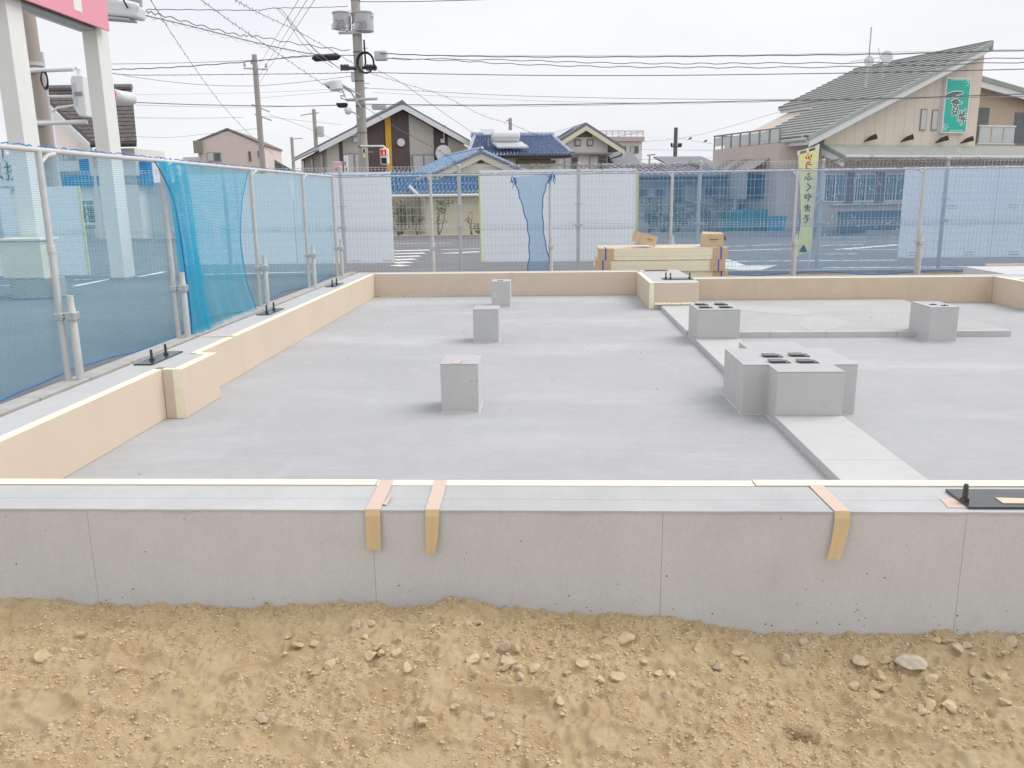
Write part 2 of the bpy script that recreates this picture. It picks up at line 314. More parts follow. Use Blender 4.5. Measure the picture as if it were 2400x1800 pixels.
# far wall (left bay), jutting return and far wall (right bay)
rw=thing('foundation_wall','low far foundation wall faced with tan board between the two inner corners','wall',(0,0,0))
obj('wall_section',MB().box(-2.405,1.21,11.255,11.45,-.3,TOP-.006),M_face,rw,bevel=.002,seg=1)
obj('mortar_top',MB().box(-2.405,1.21,11.2545,11.45,TOP-.0055,TOP),M_topp,rw,bevel=.0015,seg=1)
for a,b in ((-2.354,-.53),(-.528,1.178)): ins(rw,a,b,11.2,11.253,'-y')
jw=thing('foundation_wall','short stub of foundation wall jutting out with tan boards and bolts on top','wall',(0,0,0))
obj('wall_section',MB().box(1.235,1.76,9.80,11.45,-.3,TOP-.006),M_face,jw,bevel=.002,seg=1)
obj('mortar_top',MB().box(1.235,1.76,9.80,11.45,TOP-.0055,TOP),M_topp,jw,bevel=.0015,seg=1)
ins(jw,1.18,1.233,9.745,9.98,'-x'); ins(jw,1.18,1.233,9.982,11.198,'-x'); ins(jw,1.2335,1.74,9.745,9.797,'-y')
gw=thing('foundation_wall','far foundation wall with stained tan boards behind the raised slab','wall',(0,0,0))
obj('wall_section',MB().box(1.762,9.0,10.205,10.42,-.3,TOP-.006),M_face,gw,bevel=.002,seg=1)
obj('mortar_top',MB().box(1.762,9.0,10.2045,10.42,TOP-.0055,TOP),M_topp,gw,bevel=.0015,seg=1)
M_tans=mat('insulation_facing_stained',S(216,198,176),.6,c2=S(204,184,160),scale=3.2)
for a,b in ((1.745,2.5),(2.502,4.32),(4.322,5.3)):
    ins(gw,a,b,10.15,10.203,'-y',m2=M_tans)
ins(gw,5.302,5.36,9.3,10.15,'-x'); ins(gw,5.362,6.4,9.80,9.85,'-y')
obj('pier',MB().box(5.362,9.0,9.852,10.203,-.1,TOP-.004),M_face,gw,bevel=.002,seg=1)
# concrete block behind right end
bb=thing('concrete_upstand','grey concrete upstand behind the far wall by the blue netted fence','wall',(5.6,10.425,0))
obj('upstand',MB().box(0,2.8,0,1.1,-.2,TOP),M_face,bb,bevel=.004); obj('insulation_board',MB().box(.3,2.8,1.101,1.15,-.1,TOP+.03),M_tan,bb)
# foam bead along the foot of the far boards
mbf=MB()
for k in range(60):
    x=1.25+k*.009+random.uniform(-.004,.004); mbf.lathe([(.004,0),(.014+random.random()*.01,.008),(.006,.022+random.random()*.01)],(x,9.725+random.uniform(-.012,.012),SLAB+.052),6)
for k in range(40):
    x=-2.3+random.random()*.9; mbf.lathe([(.003,0),(.008+random.random()*.006,.004),(.003,.01)],(x,11.19+random.uniform(-.008,.004),SLAB),6)
tag(obj('foam_bead',mbf,M_cream),'cream expanding foam bead squeezed out at the foot of the boards','foam',kind='stuff')
# beam strip and raised slab
bm_=thing('ground_beam','flat raised concrete strip crossing the slab towards the stepped block','beam',(1.31,0,0))
for a,b in ((2.84,3.9),(3.9015,4.716),(5.78,6.7),(6.7015,7.38),(7.86,9.74)): obj('beam_section',MB().box(0,.39,a,b,SLAB-.05,.158),M_block,bm_,bevel=.003)
rs=thing('raised_slab','slightly raised concrete slab area with a jointed edge in front of the far wall','slab',(1.703,7.7,0))
obj('slab_top',MB().box(0,2.52,.052,2.44,SLAB-.04,.162),M_slab2,rs)
for k,(a,b) in enumerate(((.0,.35),(.352,.86),(.862,1.5),(1.502,2.0),(2.002,2.53))): obj('edging_piece',MB().box(a,b,0,.05,SLAB-.04,.165),M_block,rs,bevel=.003)
# blocks
def fillet(loop,z,parent,name='mortar_fillet'):
    m=MB(); n_=len(loop); c=Vector((sum(p[0] for p in loop)/n_,sum(p[1] for p in loop)/n_,0))
    for i in range(n_):
        a,b=Vector((*loop[i],0)),Vector((*loop[(i+1)%n_],0)); L_=(b-a).length; d=(b-a)/L_; o_=Vector((d.y,-d.x,0)); k=max(2,int(L_/.02)); prev=None
        for j in range(k+1):
            p=a+d*L_*j/k; h_=random.uniform(.003,.011); w_=random.uniform(.003,.012); cur=(p-o_*.002+Vector((0,0,z+h_)),p+o_*w_+Vector((0,0,z-.001)))
            if prev: m.add([prev[1],cur[1],cur[0],prev[0]],[(0,1,2,3)])
            prev=cur
    return obj(name,m,M_block,parent)
def block(x0,x1,y0,y1,label,g=None,top=TOP):
    t=thing('concrete_block',label,'concrete block',((x0+x1)/2,(y0+y1)/2,SLAB),0,g); hx,hy=(x1-x0)/2,(y1-y0)/2
    obj('block_body',MB().box(-hx,hx,-hy,hy,-.03,top-SLAB-.006),M_block,t,bevel=.004); obj('mortar_cap',MB().box(-hx-.001,hx+.001,-hy-.001,hy+.001,top-SLAB-.0058,top-SLAB),M_topp,t,bevel=.002); fillet([(-hx,-hy),(hx,-hy),(hx,hy),(-hx,hy)],0,t)
    return t
b1=block(-.668,-.434,4.99,5.28,'square concrete block with peeling paper tape on top, closest to the front wall')
b2=block(-.69,-.456,7.52,7.79,'bare square concrete block standing between two others in a row')
b3=block(-.69,-.46,10.05,10.32,'square concrete block with a dark patch on top before the far wall')
block(1.325,1.70,7.385,7.855,'concrete block carrying four dark steel shims beside the raised slab')
block(3.375,3.62,7.44,7.86,'square concrete block with two dark slots on top at the raised slab edge')
cb=thing('stepped_concrete_block','large cross-shaped concrete block with four black steel plates on top','concrete block',(1.505,5.2,SLAB))
def crossp(e=0): 
    a,bx,c,d=.19+e,.338+e,.52+e,.27+e
    return [(-a,-.48-e),(a,-.48-e),(a,-d),(bx,-d),(bx,d),(a,d),(a,c),(-a,c),(-a,d),(-bx,d),(-bx,-d),(-a,-d)]
fillet(crossp(),0,cb); obj('block_body',MB().prism(crossp(),-.03,TOP-SLAB-.006,'xy'),M_block,cb,bevel=.004); obj('mortar_cap',MB().prism(crossp(.001),TOP-SLAB-.0058,TOP-SLAB,'xy'),M_topp,cb,bevel=.002)
# steel shims
def shim(x,y,z,rz,label,w_=.105,g='black steel shim plates on the blocks'):
    t=thing('steel_shim',label,'steel plate',(x,y,z),rz,g)
    obj('lower_plate',MB().box(-w_/2,w_/2,-.045,.045,0,.006),M_steel,t,bevel=.001); obj('upper_plate',MB().box(-w_/2-.012,w_/2-.03,-.04,.04,.0065,.013),M_steel,t,bevel=.001)
for px_,py_ in ((630,687),(812,687),(585,650),(757,646)):
    _p=PZ(1600+px_*.36166,600+py_*.36166,TOP); shim(_p.x,_p.y,TOP+.0005,random.uniform(-.06,.06),'black steel shim pair lying on the cross-shaped block')
for dx,dy in ((-.09,-.11),(.09,-.11),(-.09,.1),(.09,.1)): shim(1.51+dx,7.62+dy,TOP+.0005,random.uniform(-.08,.08),'dark steel shim pair on the block beside the raised slab')
def slot(x,y,lab): 
    t=thing('steel_bracket',lab,'bracket',(x,y,TOP+.0005)); obj('strip_plate',MB().box(-.028,.028,-.012,.012,0,.006),M_steel,t); obj('bolt_head',MB().lathe([(.006,0),(.006,.006)],(0,0,.006),6),M_steel,t)
slot(3.46,7.6,'small dark metal bracket on the block at the raised slab edge'); slot(3.53,7.53,'small dark metal bracket on the block at the raised slab edge')
for o in list(COL.objects)[-6:]:
    if o.name.startswith('steel_bracket'): o['group']='small brackets on the block'
# paper tape on block 1, cap patch on block 3
def tape_poly(name,pts,label,cat,m,th=.0012):
    me=MB(); n=len(pts); me.add(pts,[tuple(range(n))]); o=obj(name,me,m); s=o.modifiers.new('solid','SOLIDIFY'); s.thickness=th; s.offset=1; return tag(o,label,cat)
tape_poly('paper_tape',[(-.60,4.995,TOP+.001),(-.55,4.993,TOP+.001),(-.535,5.06,TOP+.012),(-.585,5.075,TOP+.004)],'torn pink paper tape peeling on top of the concrete block','tape',M_tapep)
tape_poly('felt_patch',[(-.62,10.12,TOP+.001),(-.55,10.12,TOP+.001),(-.55,10.18,TOP+.001),(-.62,10.18,TOP+.001)],'small dark felt patch on the farthest row block','patch',mat('felt',S(90,80,78),.9))
# base plates with bolts
def base_plate(x,y,rz,label,L=.42,W=.13,bolts=((-.1,0),(.1,0)),bh=.07,z=TOP):
    t=thing('steel_base_plate',label,'steel plate',(x,y,z+.001),rz,'anchor plates along the foundation')
    obj('plate',MB().box(-L/2,L/2,-W/2,W/2,0,.009),M_steel,t,bevel=.001)
    for bx,by in bolts: 
        o=obj('anchor_bolt',MB().lathe([(.0085,0),(.0085,bh*.85),(.006,bh)],(bx,by,.009),10),M_steel,t); obj('nut',MB().lathe([(.016,0),(.016,.012)],(bx,by,.0093),6),M_steel,o)
    return t
PXL=PZ(2262,1180,TOP+.01).x
bp=base_plate(PXL+.32,2.655,0,'glossy black steel plate with one upright bolt taped to the wall top',L=.64,W=.165,bolts=((PZ(2279,1187,TOP+.01).x-PXL-.32,-.03),(.2,.03)),bh=.058)
M_pap=mat('torn_tape_paper',S(224,204,180),.6,.1,20)
for pts in (((-.2,-.055),(-.06,-.06),(-.07,-.015),(-.2,-.005)),((.0,-.05),(.17,-.06),(.2,.02),(.02,.0))):
    obj('torn_tape',MB().prism([p for p in pts],.0095,.0115,'xy'),M_pap,bp)
tape_poly('pink_tape',[PZ(2222,1190,TOP+.001),PZ(2268,1191,TOP+.001),PZ(2240,1167,TOP+.001),PZ(2203,1169,TOP+.001)],'square of pink tape beside the glossy black plate','tape',M_tapep)
base_plate(-2.53,5.2,R(90),'black anchor plate with two bolts on the bumped-out left pier',L=.45,W=.12)
base_plate(-2.53,7.42,R(90),'black anchor plate with two bolts midway along the left wall',L=.42,W=.12)
base_plate(-2.53,9.75,R(90),'black anchor plate with two bolts near the far left corner',L=.42,W=.12)
base_plate(1.56,10.15,0,'anchor plate with three dark bolts on the jutting stub',L=.36,W=.2,bolts=((-.13,.06),(-.09,-.05),(.15,.02)))
base_plate(1.45,11.3,0,'flat dark plate on the jutting stub behind the bolts',L=.3,W=.12,bolts=())
base_plate(5.85,10.1,0,'dark anchor plate on the wall corner beside the concrete upstand',L=.4,W=.12)
# tapes over the front wall
def wall_tape(x0,x1,w_,drop,curl,label,tw=0.0,tap=.05):
    ys=[(x0,2.832,TOP+.0045),(x0+(x1-x0)*.3,2.78,TOP+.0045),(x0+(x1-x0)*.55,2.70,TOP+.003),(x1,2.546,TOP+.0035)]
    pts=[Vector(p) for p in ys]; k=9
    for i in range(1,k+1):
        s=i/k; pts.append(Vector((x1+tw*s*s,2.543-.003-curl*.35*s*s,TOP-.003-drop*s)))
    t=thing('kraft_tape',label,'tape',(x1,2.55,TOP)); L=[];n=len(pts); nw=6
    for p_i,p in enumerate(pts):
        s=max(0,(p_i-3)/k)
        for j in range(nw+1):
            a=j/nw-.5; L.append((p.x-x1+(-.5+(a+.5)*(1-tap*s*s))*w_,p.y-2.55-(max(a,0)*curl*1.2*s*s),p.z-TOP+(a*.012*(1 if tap>.1 else .1) if p_i==n-1 else 0)))
    def part(nm,i0,i1,m):
        vs=L[i0*(nw+1):(i1+1)*(nw+1)]; o=obj(nm,MB().add(vs,[(r*(nw+1)+c,r*(nw+1)+c+1,(r+1)*(nw+1)+c+1,(r+1)*(nw+1)+c) for r in range(i1-i0) for c in range(nw)]),m,t)
        s=o.modifiers.new('solid','SOLIDIFY'); s.thickness=.0003
    part('top_length',0,3,M_tapep); part('hanging_end',3,n-1,M_tape)
xa=lambda px,y,Y:PY(px,y,Y).x
wall_tape(PZ(903,1135,TOP).x,PZ(875,1194,TOP).x,.05,.133,.012,'wide brown tape folded over the wall with a square cut end')
wall_tape(PZ(1030,1135,TOP).x,PZ(1014,1194,TOP).x,.047,.143,.026,'brown tape hanging down the wall with its right edge curled',tap=.4)
wall_tape(PZ(1908,1138,TOP).x,PZ(1976,1202,TOP).x,.05,.152,.034,'brown tape slanting over the wall top with its end curling sideways',tw=-.018,tap=.4)
tape_poly('tape_scrap',[PZ(905,1172,TOP)+Vector((0,0,.0055)),PZ(919,1161,TOP)+Vector((0,0,.012)),PZ(916,1172,TOP)+Vector((0,0,.012)),PZ(906,1187,TOP)+Vector((0,0,.0055)),PZ(897,1185,TOP)+Vector((0,0,.0055))],'torn scrap of brown tape stuck beside the wide tape','tape',M_tapep)
tape_poly('pink_tape',[(-2.62,6.05,TOP+.0015),(-2.36,6.05,TOP+.0035),(-2.36,6.1,TOP+.0035),(-2.62,6.1,TOP+.0015)],'pink tape strip across the left wall top','tape',M_tapep)
tape_poly('pink_tape',[(-.52,11.197,TOP-.12),(-.47,11.197,TOP-.12),(-.47,11.197,TOP+.0035),(-.52,11.197,TOP+.0035)],'short pink tape over the far wall board','tape',M_tapep)
zC=lambda x,y:(1600+x*.36166,600+y*.36166)
def skim(pts,z,label,m):
    P=[PZ(*zC(*p),z) for p in pts]; n_=len(P); Q=[]
    for i in range(n_):
        for k in range(6):
            t=k/6; p0,p1,p2,p3=P[i-1],P[i],P[(i+1)%n_],P[(i+2)%n_]; Q.append(.5*((2*p1)+(p2-p0)*t+(2*p0-5*p1+4*p2-p3)*t*t+(3*p1-p0-3*p2+p3)*t**3)+Vector((random.uniform(-.006,.006),random.uniform(-.01,.01),0)))
    return tag(obj('mortar_skim',MB().prism([(q.x,q.y) for q in Q],z,z+.0012,'xy'),m),label,'mortar')
M_skim=concrete_mat('pale_skim',(.495,.495,.50),pits=False,blotch=.05)
skim([(755,432),(800,398),(880,385),(960,392),(1060,440),(1000,468),(880,488),(790,470)],.1625,'pale curved skim of mortar on the raised slab beside the wet grey area',M_skim)
skim([(360,335),(470,325),(640,330),(780,345),(840,375),(740,384),(560,372),(420,355)],.1625,'long pale skim of mortar behind the block with four shims',M_skim)
m=MB()
for k in range(70):
    x=random.uniform(-2.3,5); y=random.uniform(3.0,9.8); r_=random.uniform(.0025,.008); m.lathe([(r_,0),(r_*.9,r_*.5),(r_*.3,r_*.8)],(x,y,SLAB if not(1.3<x<4.3) else .163),5)
tag(obj('mortar_crumbs',m,mat('crumb',S(168,164,158),.9)),'tiny mortar crumbs scattered over the slab','debris',kind='stuff')
# ---------------------------------------------------------------- foreground soil
def vnoise(x,y,f,seed):
    g=np.random.default_rng(seed).random((256,256)); u=x*f;v=y*f; i=np.floor(u).astype(int);j=np.floor(v).astype(int); a=u-i;b=v-j; a=a*a*(3-2*a);b=b*b*(3-2*b); i%=256;j%=256; i2=(i+1)%256;j2=(j+1)%256
    return (g[i,j]*(1-a)+g[i2,j]*a)*(1-b)+(g[i,j2]*(1-a)+g[i2,j2]*a)*b-.5
cx=[-6,-1.86,-1.52,-1.2,-.9,-.59,-.48,-.38,-.33,-.25,-.15,.018,.158,.25,.367,.507,.62,.716,1.0,1.317,1.53,6]
cz=[.09,.093,.074,.068,.078,.088,.076,.092,.106,.092,.078,.069,.047,.044,.049,.023,.004,-.010,-.003,-.006,-.006,-.02]
feet=[]
for px,py,lx,ly,rot,dp in ((390,1575,.13,.038,0,.016),(1180,1645,.13,.042,.1,.018),(905,1630,.1,.03,.5,.014),(2080,1680,.16,.045,-.05,.018),(120,1660,.11,.05,-.5,.016),(620,1575,.09,.04,.3,.012),(1700,1600,.16,.045,-.2,.012),(330,1640,.12,.05,.1,.012),(1000,1760,.14,.05,.2,.014),(1480,1720,.1,.045,-.3,.012),(2300,1590,.12,.04,-.2,.014),(650,1730,.15,.05,-.1,.012)):
    p=PZ(px,py,.02); feet.append((p.x,p.y,lx,ly,rot,dp))
def soil_h(x,y):
    z=np.interp(x,cx,cz)-.075*np.clip((2.55-y)/.7,0,3)*(1+.3*vnoise(x,y,1.3,3))
    z=z+.05*vnoise(x,y,2.2,11)*np.clip((2.56-y)/.25,0.05,1)+.034*vnoise(x,y,6,12)*np.clip((2.56-y)/.2,.25,1)+.022*vnoise(x,y,15,13)+.012*vnoise(x,y,34,14)-.02*np.clip(.1-np.abs(vnoise(x,y,9,41)),0,1)*np.clip((2.56-y)/.2,0,1)
    sm=np.ones_like(x)
    for fx,fy,lx,ly,rot,dp in feet:
        a=(x-fx)*math.cos(rot)+(y-fy)*math.sin(rot); b=-(x-fx)*math.sin(rot)+(y-fy)*math.cos(rot); r=np.sqrt((a/lx)**2+(b/ly)**2)
        z=z-dp*1.15*np.clip(1-r**2,0,1)+dp*.7*np.exp(-((r-1.12)/.16)**2); sm=sm*(1-.55*np.clip((1.2-r)*2,0,1))
    g=np.clip(vnoise(x,y,95,15)*2+.2,0,1); z=z+sm*(.012*vnoise(x,y,70,16)+.010*g*vnoise(x,y,150,17)+.012*np.clip(vnoise(x,y,48,21)-.15,0,1)*3-.016*np.clip(vnoise(x,y,30,22)-.28,0,1)*3)
    return z
def soil(name,x0,x1,y0,y1,st,kind):
    xs=np.arange(x0,x1+st/2,st); ys=np.arange(y0,y1+st/2,st); Xg,Yg=np.meshgrid(xs,ys); Zg=soil_h(Xg,Yg); nx,ny=len(xs),len(ys)
    co=np.stack([Xg,Yg,Zg],-1).reshape(-1,3).astype(np.float32); i=np.arange(nx*ny).reshape(ny,nx)
    q=np.stack([i[:-1,:-1],i[:-1,1:],i[1:,1:],i[1:,:-1]],-1).reshape(-1).astype(np.int32); nf=(nx-1)*(ny-1)
    me=bpy.data.meshes.new(name); me.vertices.add(len(co)); me.vertices.foreach_set('co',co.ravel()); me.loops.add(len(q)); me.loops.foreach_set('vertex_index',q); me.polygons.add(nf); me.polygons.foreach_set('loop_start',np.arange(nf,dtype=np.int32)*4); me.polygons.foreach_set('loop_total',np.full(nf,4,dtype=np.int32)); me.update(); me.validate()
    return link(name,me,M_sand)
M_sand=mat('sandy_soil',S(216,195,160),.95,c2=S(196,171,132),scale=12,bump=.8,bscale=330,detail=9,spec=.15)
tag(soil('sandy_soil',-3.2,3.2,1.25,2.56,.0045,'structure'),kind='structure')
tag(obj('sandy_ground',MB().box(-3.62,30,-30,1.26,-.5,-.15).box(-3.62,-3.2,1.26,2.56,-.5,-.05).box(3.2,30,1.26,2.56,-.5,-.1),M_sand),kind='structure')
# grit, pebbles and stones
M_grain=mat('grit',S(222,202,168),.9,c2=S(190,164,126),scale=60)
def rockmesh(seed,n=2,flat=.7,ang=.35):
    r=np.random.default_rng(seed); b=bmesh.new(); bmesh.ops.create_icosphere(b,subdivisions=n,radius=1)
    ax=r.normal(size=(10,3)); ax/=np.linalg.norm(ax,axis=1)[:,None]; dd=r.uniform(.4,.8,10)
    for v in b.verts:
        p=np.array(v.co)
        for a,d in zip(ax,dd):
            k=p@a
            if k>d: p=p-a*(k-d)*.98
        p=p*(1+r.normal()*.02)*1.25; p[2]*=flat; v.co=p
    me=bpy.data.meshes.new('stone'); b.to_mesh(me); b.free()
    return me
g0=rockmesh(5,1); gv=np.array([v.co for v in g0.vertices]); gf=np.array([p.vertices for p in g0.polygons]); NG=74000
gx=rng.uniform(-1.75,1.75,NG); gy=2.548-.75*rng.random(NG)**1.0; den=vnoise(gx,gy,5,30)+vnoise(gx,gy,13,31); ft=np.ones(NG)
for fx,fy,lx,ly,rot,dp in feet:
    a_=(gx-fx)*math.cos(rot)+(gy-fy)*math.sin(rot); b_=-(gx-fx)*math.sin(rot)+(gy-fy)*math.cos(rot); ft=np.minimum(ft,np.sqrt((a_/lx)**2+(b_/ly)**2))
kp=(den>-.24)&((ft>.95)|(rng.random(NG)<.35)); gx,gy=gx[kp],gy[kp]; NG=len(gx)
gr=.0011+.0012*rng.random(NG)+.0046*rng.random(NG)**12; an=rng.uniform(0,6.28,NG); gz=soil_h(gx,gy)+gr*.15
co=np.empty((NG,len(gv),3)); ca,sa=np.cos(an)[:,None],np.sin(an)[:,None]; st=rng.uniform(.7,1.4,(NG,1))
co[:,:,0]=gx[:,None]+gr[:,None]*(gv[:,0]*ca-gv[:,1]*sa)*st; co[:,:,1]=gy[:,None]+gr[:,None]*(gv[:,0]*sa+gv[:,1]*ca); co[:,:,2]=gz[:,None]+gr[:,None]*gv[:,2]
co[:,:,1]=np.minimum(co[:,:,1],2.5485)
q=(gf[None]+(np.arange(NG)*len(gv))[:,None,None]).reshape(-1).astype(np.int32); nf=NG*len(gf)
me=bpy.data.meshes.new('grit'); me.vertices.add(NG*len(gv)); me.vertices.foreach_set('co',co.astype(np.float32).ravel()); me.loops.add(len(q)); me.loops.foreach_set('vertex_index',q); me.polygons.add(nf); me.polygons.foreach_set('loop_start',np.arange(nf,dtype=np.int32)*3); me.polygons.foreach_set('loop_total',np.full(nf,3,dtype=np.int32)); me.update()
tag(link('grit',me,M_grain),'loose sandy grit strewn over the soil','grit',kind='stuff')
M_st=[mat('stone_tan',S(204,184,150),.9,c2=S(180,156,120),scale=1.6),mat('stone_grey',S(200,184,160),.9,c2=S(174,154,126),scale=1.6),mat('stone_pale',S(212,194,164),.9,c2=S(188,166,132),scale=1.6)]
SM=[]
for k in range(9):
    me=rockmesh(40+k,2,random.uniform(.55,.8)); me.materials.append(M_st[k%3]); SM.append(me)
def stone(px,py,r,label,group,me=None,asp=1.2):
    z=.02
    for _ in range(6): p=PZ(px,py,z); z=float(soil_h(np.array([p.x]),np.array([p.y]))[0])
    o=bpy.data.objects.new('stone',me or random.choice(SM)); COL.objects.link(o); y=min(p.y,2.54-r*1.1); o.location=(p.x,y,z+r*.22); o.scale=(r*asp,r,r*random.uniform(.8,1.1)); o.rotation_euler=(random.uniform(-.35,.35),random.uniform(-.35,.35),random.uniform(0,6.3))
    return tag(o,label,'stone',group)
z4=lambda x,y:(x*.36166,1100+y*.36166); z5_=lambda x,y:(800+x*.36166,1100+y*.36166); z6_=lambda x,y:(1600+x*.36166,1100+y*.36166)
K=.36166/1945*2.6/2*1.12
for p,s in (((530,1085),70),((285,1208),90),((410,1140),50),((455,1135),40),((770,1302),45),((1930,1148),75),((2030,1095),60),((1840,1205),40),((1930,1305),60),((2145,1280),65),((2050,1325),60),((1265,1468),26),((1690,1620),80),((600,1450),40)): stone(*z4(*p),s*K,'pale stone half sunk in the sandy soil below the wall','stones lying on the sandy soil')
for p,s in (((235,1155),66),((190,1200),66),((262,1195),60),((295,1170),36),((345,1195),55),((420,1270),70),((155,1090),45),((580,1050),60),((815,1010),66),((880,1005),60),((1130,1148),88),((1068,1172),72),((1085,1218),70),((840,1215),78),((935,1220),45),((1070,1288),70),((1015,1305),46),((1140,1275),46),((1240,1270),66),((1150,1340),55),((1350,1222),40),((1845,1100),95),((1560,1270),66),((1460,1305),50),((1665,1225),44),((1790,1300),84),((1680,1325),54),((1620,1350),48),((1965,1258),44),((2060,1330),52),((2130,1335),56),((2195,1340),44),((1410,1495),52),((2110,1470),66),((730,1490),40),((520,1640),75),((200,1010),55),((100,1010),55),((1530,1190),30),((960,1600),44),((1440,1615),40),((330,1190),30)): stone(*z5_(*p),s*K,'pale stone half sunk in the sandy soil below the wall','stones lying on the sandy soil')
for p,s in (((100,1160),95),((350,1200),70),((400,1240),50),((235,1290),56),((175,1265),44),((340,1450),78),((660,1230),90),((780,1120),55),((635,1185),30),((570,1525),36),((590,1495),26),((1150,1295),75),((1310,1245),62),((1360,1275),52),((1270,1340),84),((1230,1420),70),((1305,1412),80),((1095,1415),62),((980,1320),36),((1615,1370),70),((1650,1115),60),((1705,1140),50),((1790,1175),72),((1840,1155),52),((1940,1385),80),((1875,1320),66),((2060,1360),90),((1985,1330),50),((2050,1205),40),((2085,1205),44),((1715,1540),90),((1605,1535),66),((1555,1575),66),((2090,1485),60),((2105,1290),30),((2130,1135),80),((1410,1305),36),((760,1255),34),((550,1275),30)): stone(*z6_(*p),s*K,'pale stone half sunk in the sandy soil below the wall','stones lying on the sandy soil')
for k in range(55): stone(random.uniform(20,2380),random.uniform(1480,1795),random.uniform(.004,.0085),'small pebble scattered on the sandy soil','pebbles scattered on the soil')
big=rockmesh(99,3,.6); big.materials.append(mat('chalky_rock',S(212,202,186),.95,c2=S(184,170,148),scale=2.5)); stone(*z6_(1460,1250),.042,'crumbly whitish rock bedded in the soil near the wall foot',None,big,1.1)
# dry roots and twigs
M_twig=mat('dry_root',S(206,184,146),.9)
def twig(pts,label,r=.0012):
    P=[]
    for px,py in pts:
        z=.02
        for _ in range(5): p=PZ(px,py,z); z=float(soil_h(np.array([p.x]),np.array([p.y]))[0])
        P.append(Vector((p.x,p.y,z+.004)))
    return tag(obj('dry_root',MB().tube(P,[r*(1-.5*i/len(P)) for i in range(len(P))],5),M_twig),label,'root')
twig([z4(1420,1120),z4(1380,1200),z4(1375,1260),z4(1340,1330),z4(1330,1420),z4(1310,1470)],'thin pale root lying on the soil left of the hanging tapes')
twig([z6_(1540,1440),z6_(1560,1500),z6_(1630,1530),z6_(1650,1590),z6_(1690,1640),z6_(1700,1700)],'thin pale root curling past two stones on the soil')
# dry grass tuft
tx=PZ(*z6_(760,1620),.0); tv=MB()
for k in range(420):
    a=random.uniform(0,6.28); r0=random.random()*.045; l=random.uniform(.012,.045); zz=float(soil_h(np.array([tx.x]),np.array([tx.y]))[0]); b0=Vector((tx.x+r0*math.cos(a)*1.4,tx.y+r0*math.sin(a)*.8,zz+.001)); d=Vector((random.gauss(0,1),random.gauss(0,1),random.uniform(.1,.8))).normalized()
    tv.tube([b0,b0+d*l*.5+Vector((0,0,.004)),b0+d*l],.0006,3)
tag(obj('dry_tuft',tv,mat('dry_tuft',S(178,150,124),.95)),'tuft of matted dry brown roots on the soil','tuft')
# ---------------------------------------------------------------- pipe fence with blue net (left and back)
FX=-3.76; FY=14.78
M_net=netmat('blue_net',S(104,202,236),.017,.16)
M_net2=netmat('dense_blue_net',S(64,196,228),.016,.235)
M_netb=netmat('blue_net_back',S(104,170,224),.02,.165)
def pipe_post(x,y,dx,dy,label,h=1.8,group='galvanised fence posts'):
    """post, its ground stake and the clamp between them; (dx,dy) = side of the stake"""
    t=thing('fence_post',label,'fence post',(x,y,0),0,group)
    obj('pipe',MB().tube([(0,0,-.1),(0,0,h)],.0245,12),M_pipe,t,smooth=True)
    obj('stake',MB().tube([(dx,dy,-.2),(dx,dy,.62),(dx,dy,.63),(dx,dy,.72)],[.03,.03,.026,.026],12),M_pipe,t,smooth=True)
    n=Vector((dx,dy,0)).normalized(); c=obj('clamp',MB().box(-.034,.034,-.034,.034,.535,.59),M_zinc,t,bevel=.006); 
    obj('clamp_half',MB().box(dx-.04,dx+.04,dy-.04,dy+.04,.53,.595),M_zinc,c,bevel=.006); obj('clamp_bolt',MB().tube([(dx*.5-n.y*.05,dy*.5-n.x*.05,.56),(dx*.5+n.y*.06,dy*.5+n.x*.06,.56)],.008,6),M_zinc,c)
    obj('collar',MB().lathe([(.031,0),(.031,.05)],(0,0,1.05),12),M_pipe,t); obj('elbow',MB().tube([(dx*.0,0,h-.1),(dy*.5,dx*.5+.05,h-.035),(dy*.9,dx*.9+.1,h-.02)],.016,8),M_pipe,t)
    return t
ly=[6.2,8.2,10.68,12.95,14.75]
for y,lb in zip([4.1]+ly,('galvanised post with stake at the near end of the side net','galvanised post with stake standing in front of the left sign post','galvanised post with stake standing before the gathered cyan net','galvanised post with stake just past the gathered cyan net','galvanised post with stake between two blue-tinted pale sheets','galvanised corner post where side net and back fence meet')):
    pipe_post(FX,y,.085,.02,lb)
bx=[PY(1012,520,FY).x,PY(1289,520,FY).x,PY(1573,520,FY).x,PY(1862,520,FY).x,PY(2156,520,FY).x,PY(2450,520,FY).x]
for x,lb in zip(bx,('galvanised post before the open gap with the zebra crossing','galvanised post behind the narrow tied blue net','galvanised post behind the stack of insulation boards','galvanised post beside the yellow banner','galvanised post between dining house windows and blue-tinted sheet','galvanised post at the concrete upstand end')): pipe_post(x,FY,.02,-.085,lb,group='back fence posts')
rl=thing('top_rail','galvanised top rail with blue rope over the side net','rail',(0,0,0))
ra=obj('rail',MB().tube([(FX,3.2,1.80),(FX,14.75,1.80)],.021,10),M_pipe,rl,smooth=True)
P=[]
for k in range(240):
    y=3.2+k*11.55/239; P.append((FX-.012+.02*math.sin(k*1.3)+random.uniform(-.006,.006),y,1.823+.01*math.sin(k*2.1)+random.uniform(0,.01)))
obj('rope',MB().tube(P,.0045,5),M_rope,ra)
rl=thing('top_rail','thin galvanised top rail of the back fence with blue rope','rail',(0,0,0))
ra=obj('rail',MB().tube([(FX,FY,1.795),(9.5,FY,1.795)],.018,10),M_pipe,rl,smooth=True)
P=[(FX+k*13.2/260,FY-.01+.015*math.sin(k*1.7),1.816+random.uniform(-.004,.008)) for k in range(261)]
obj('rope',MB().tube(P,.005,4),M_rope,ra)
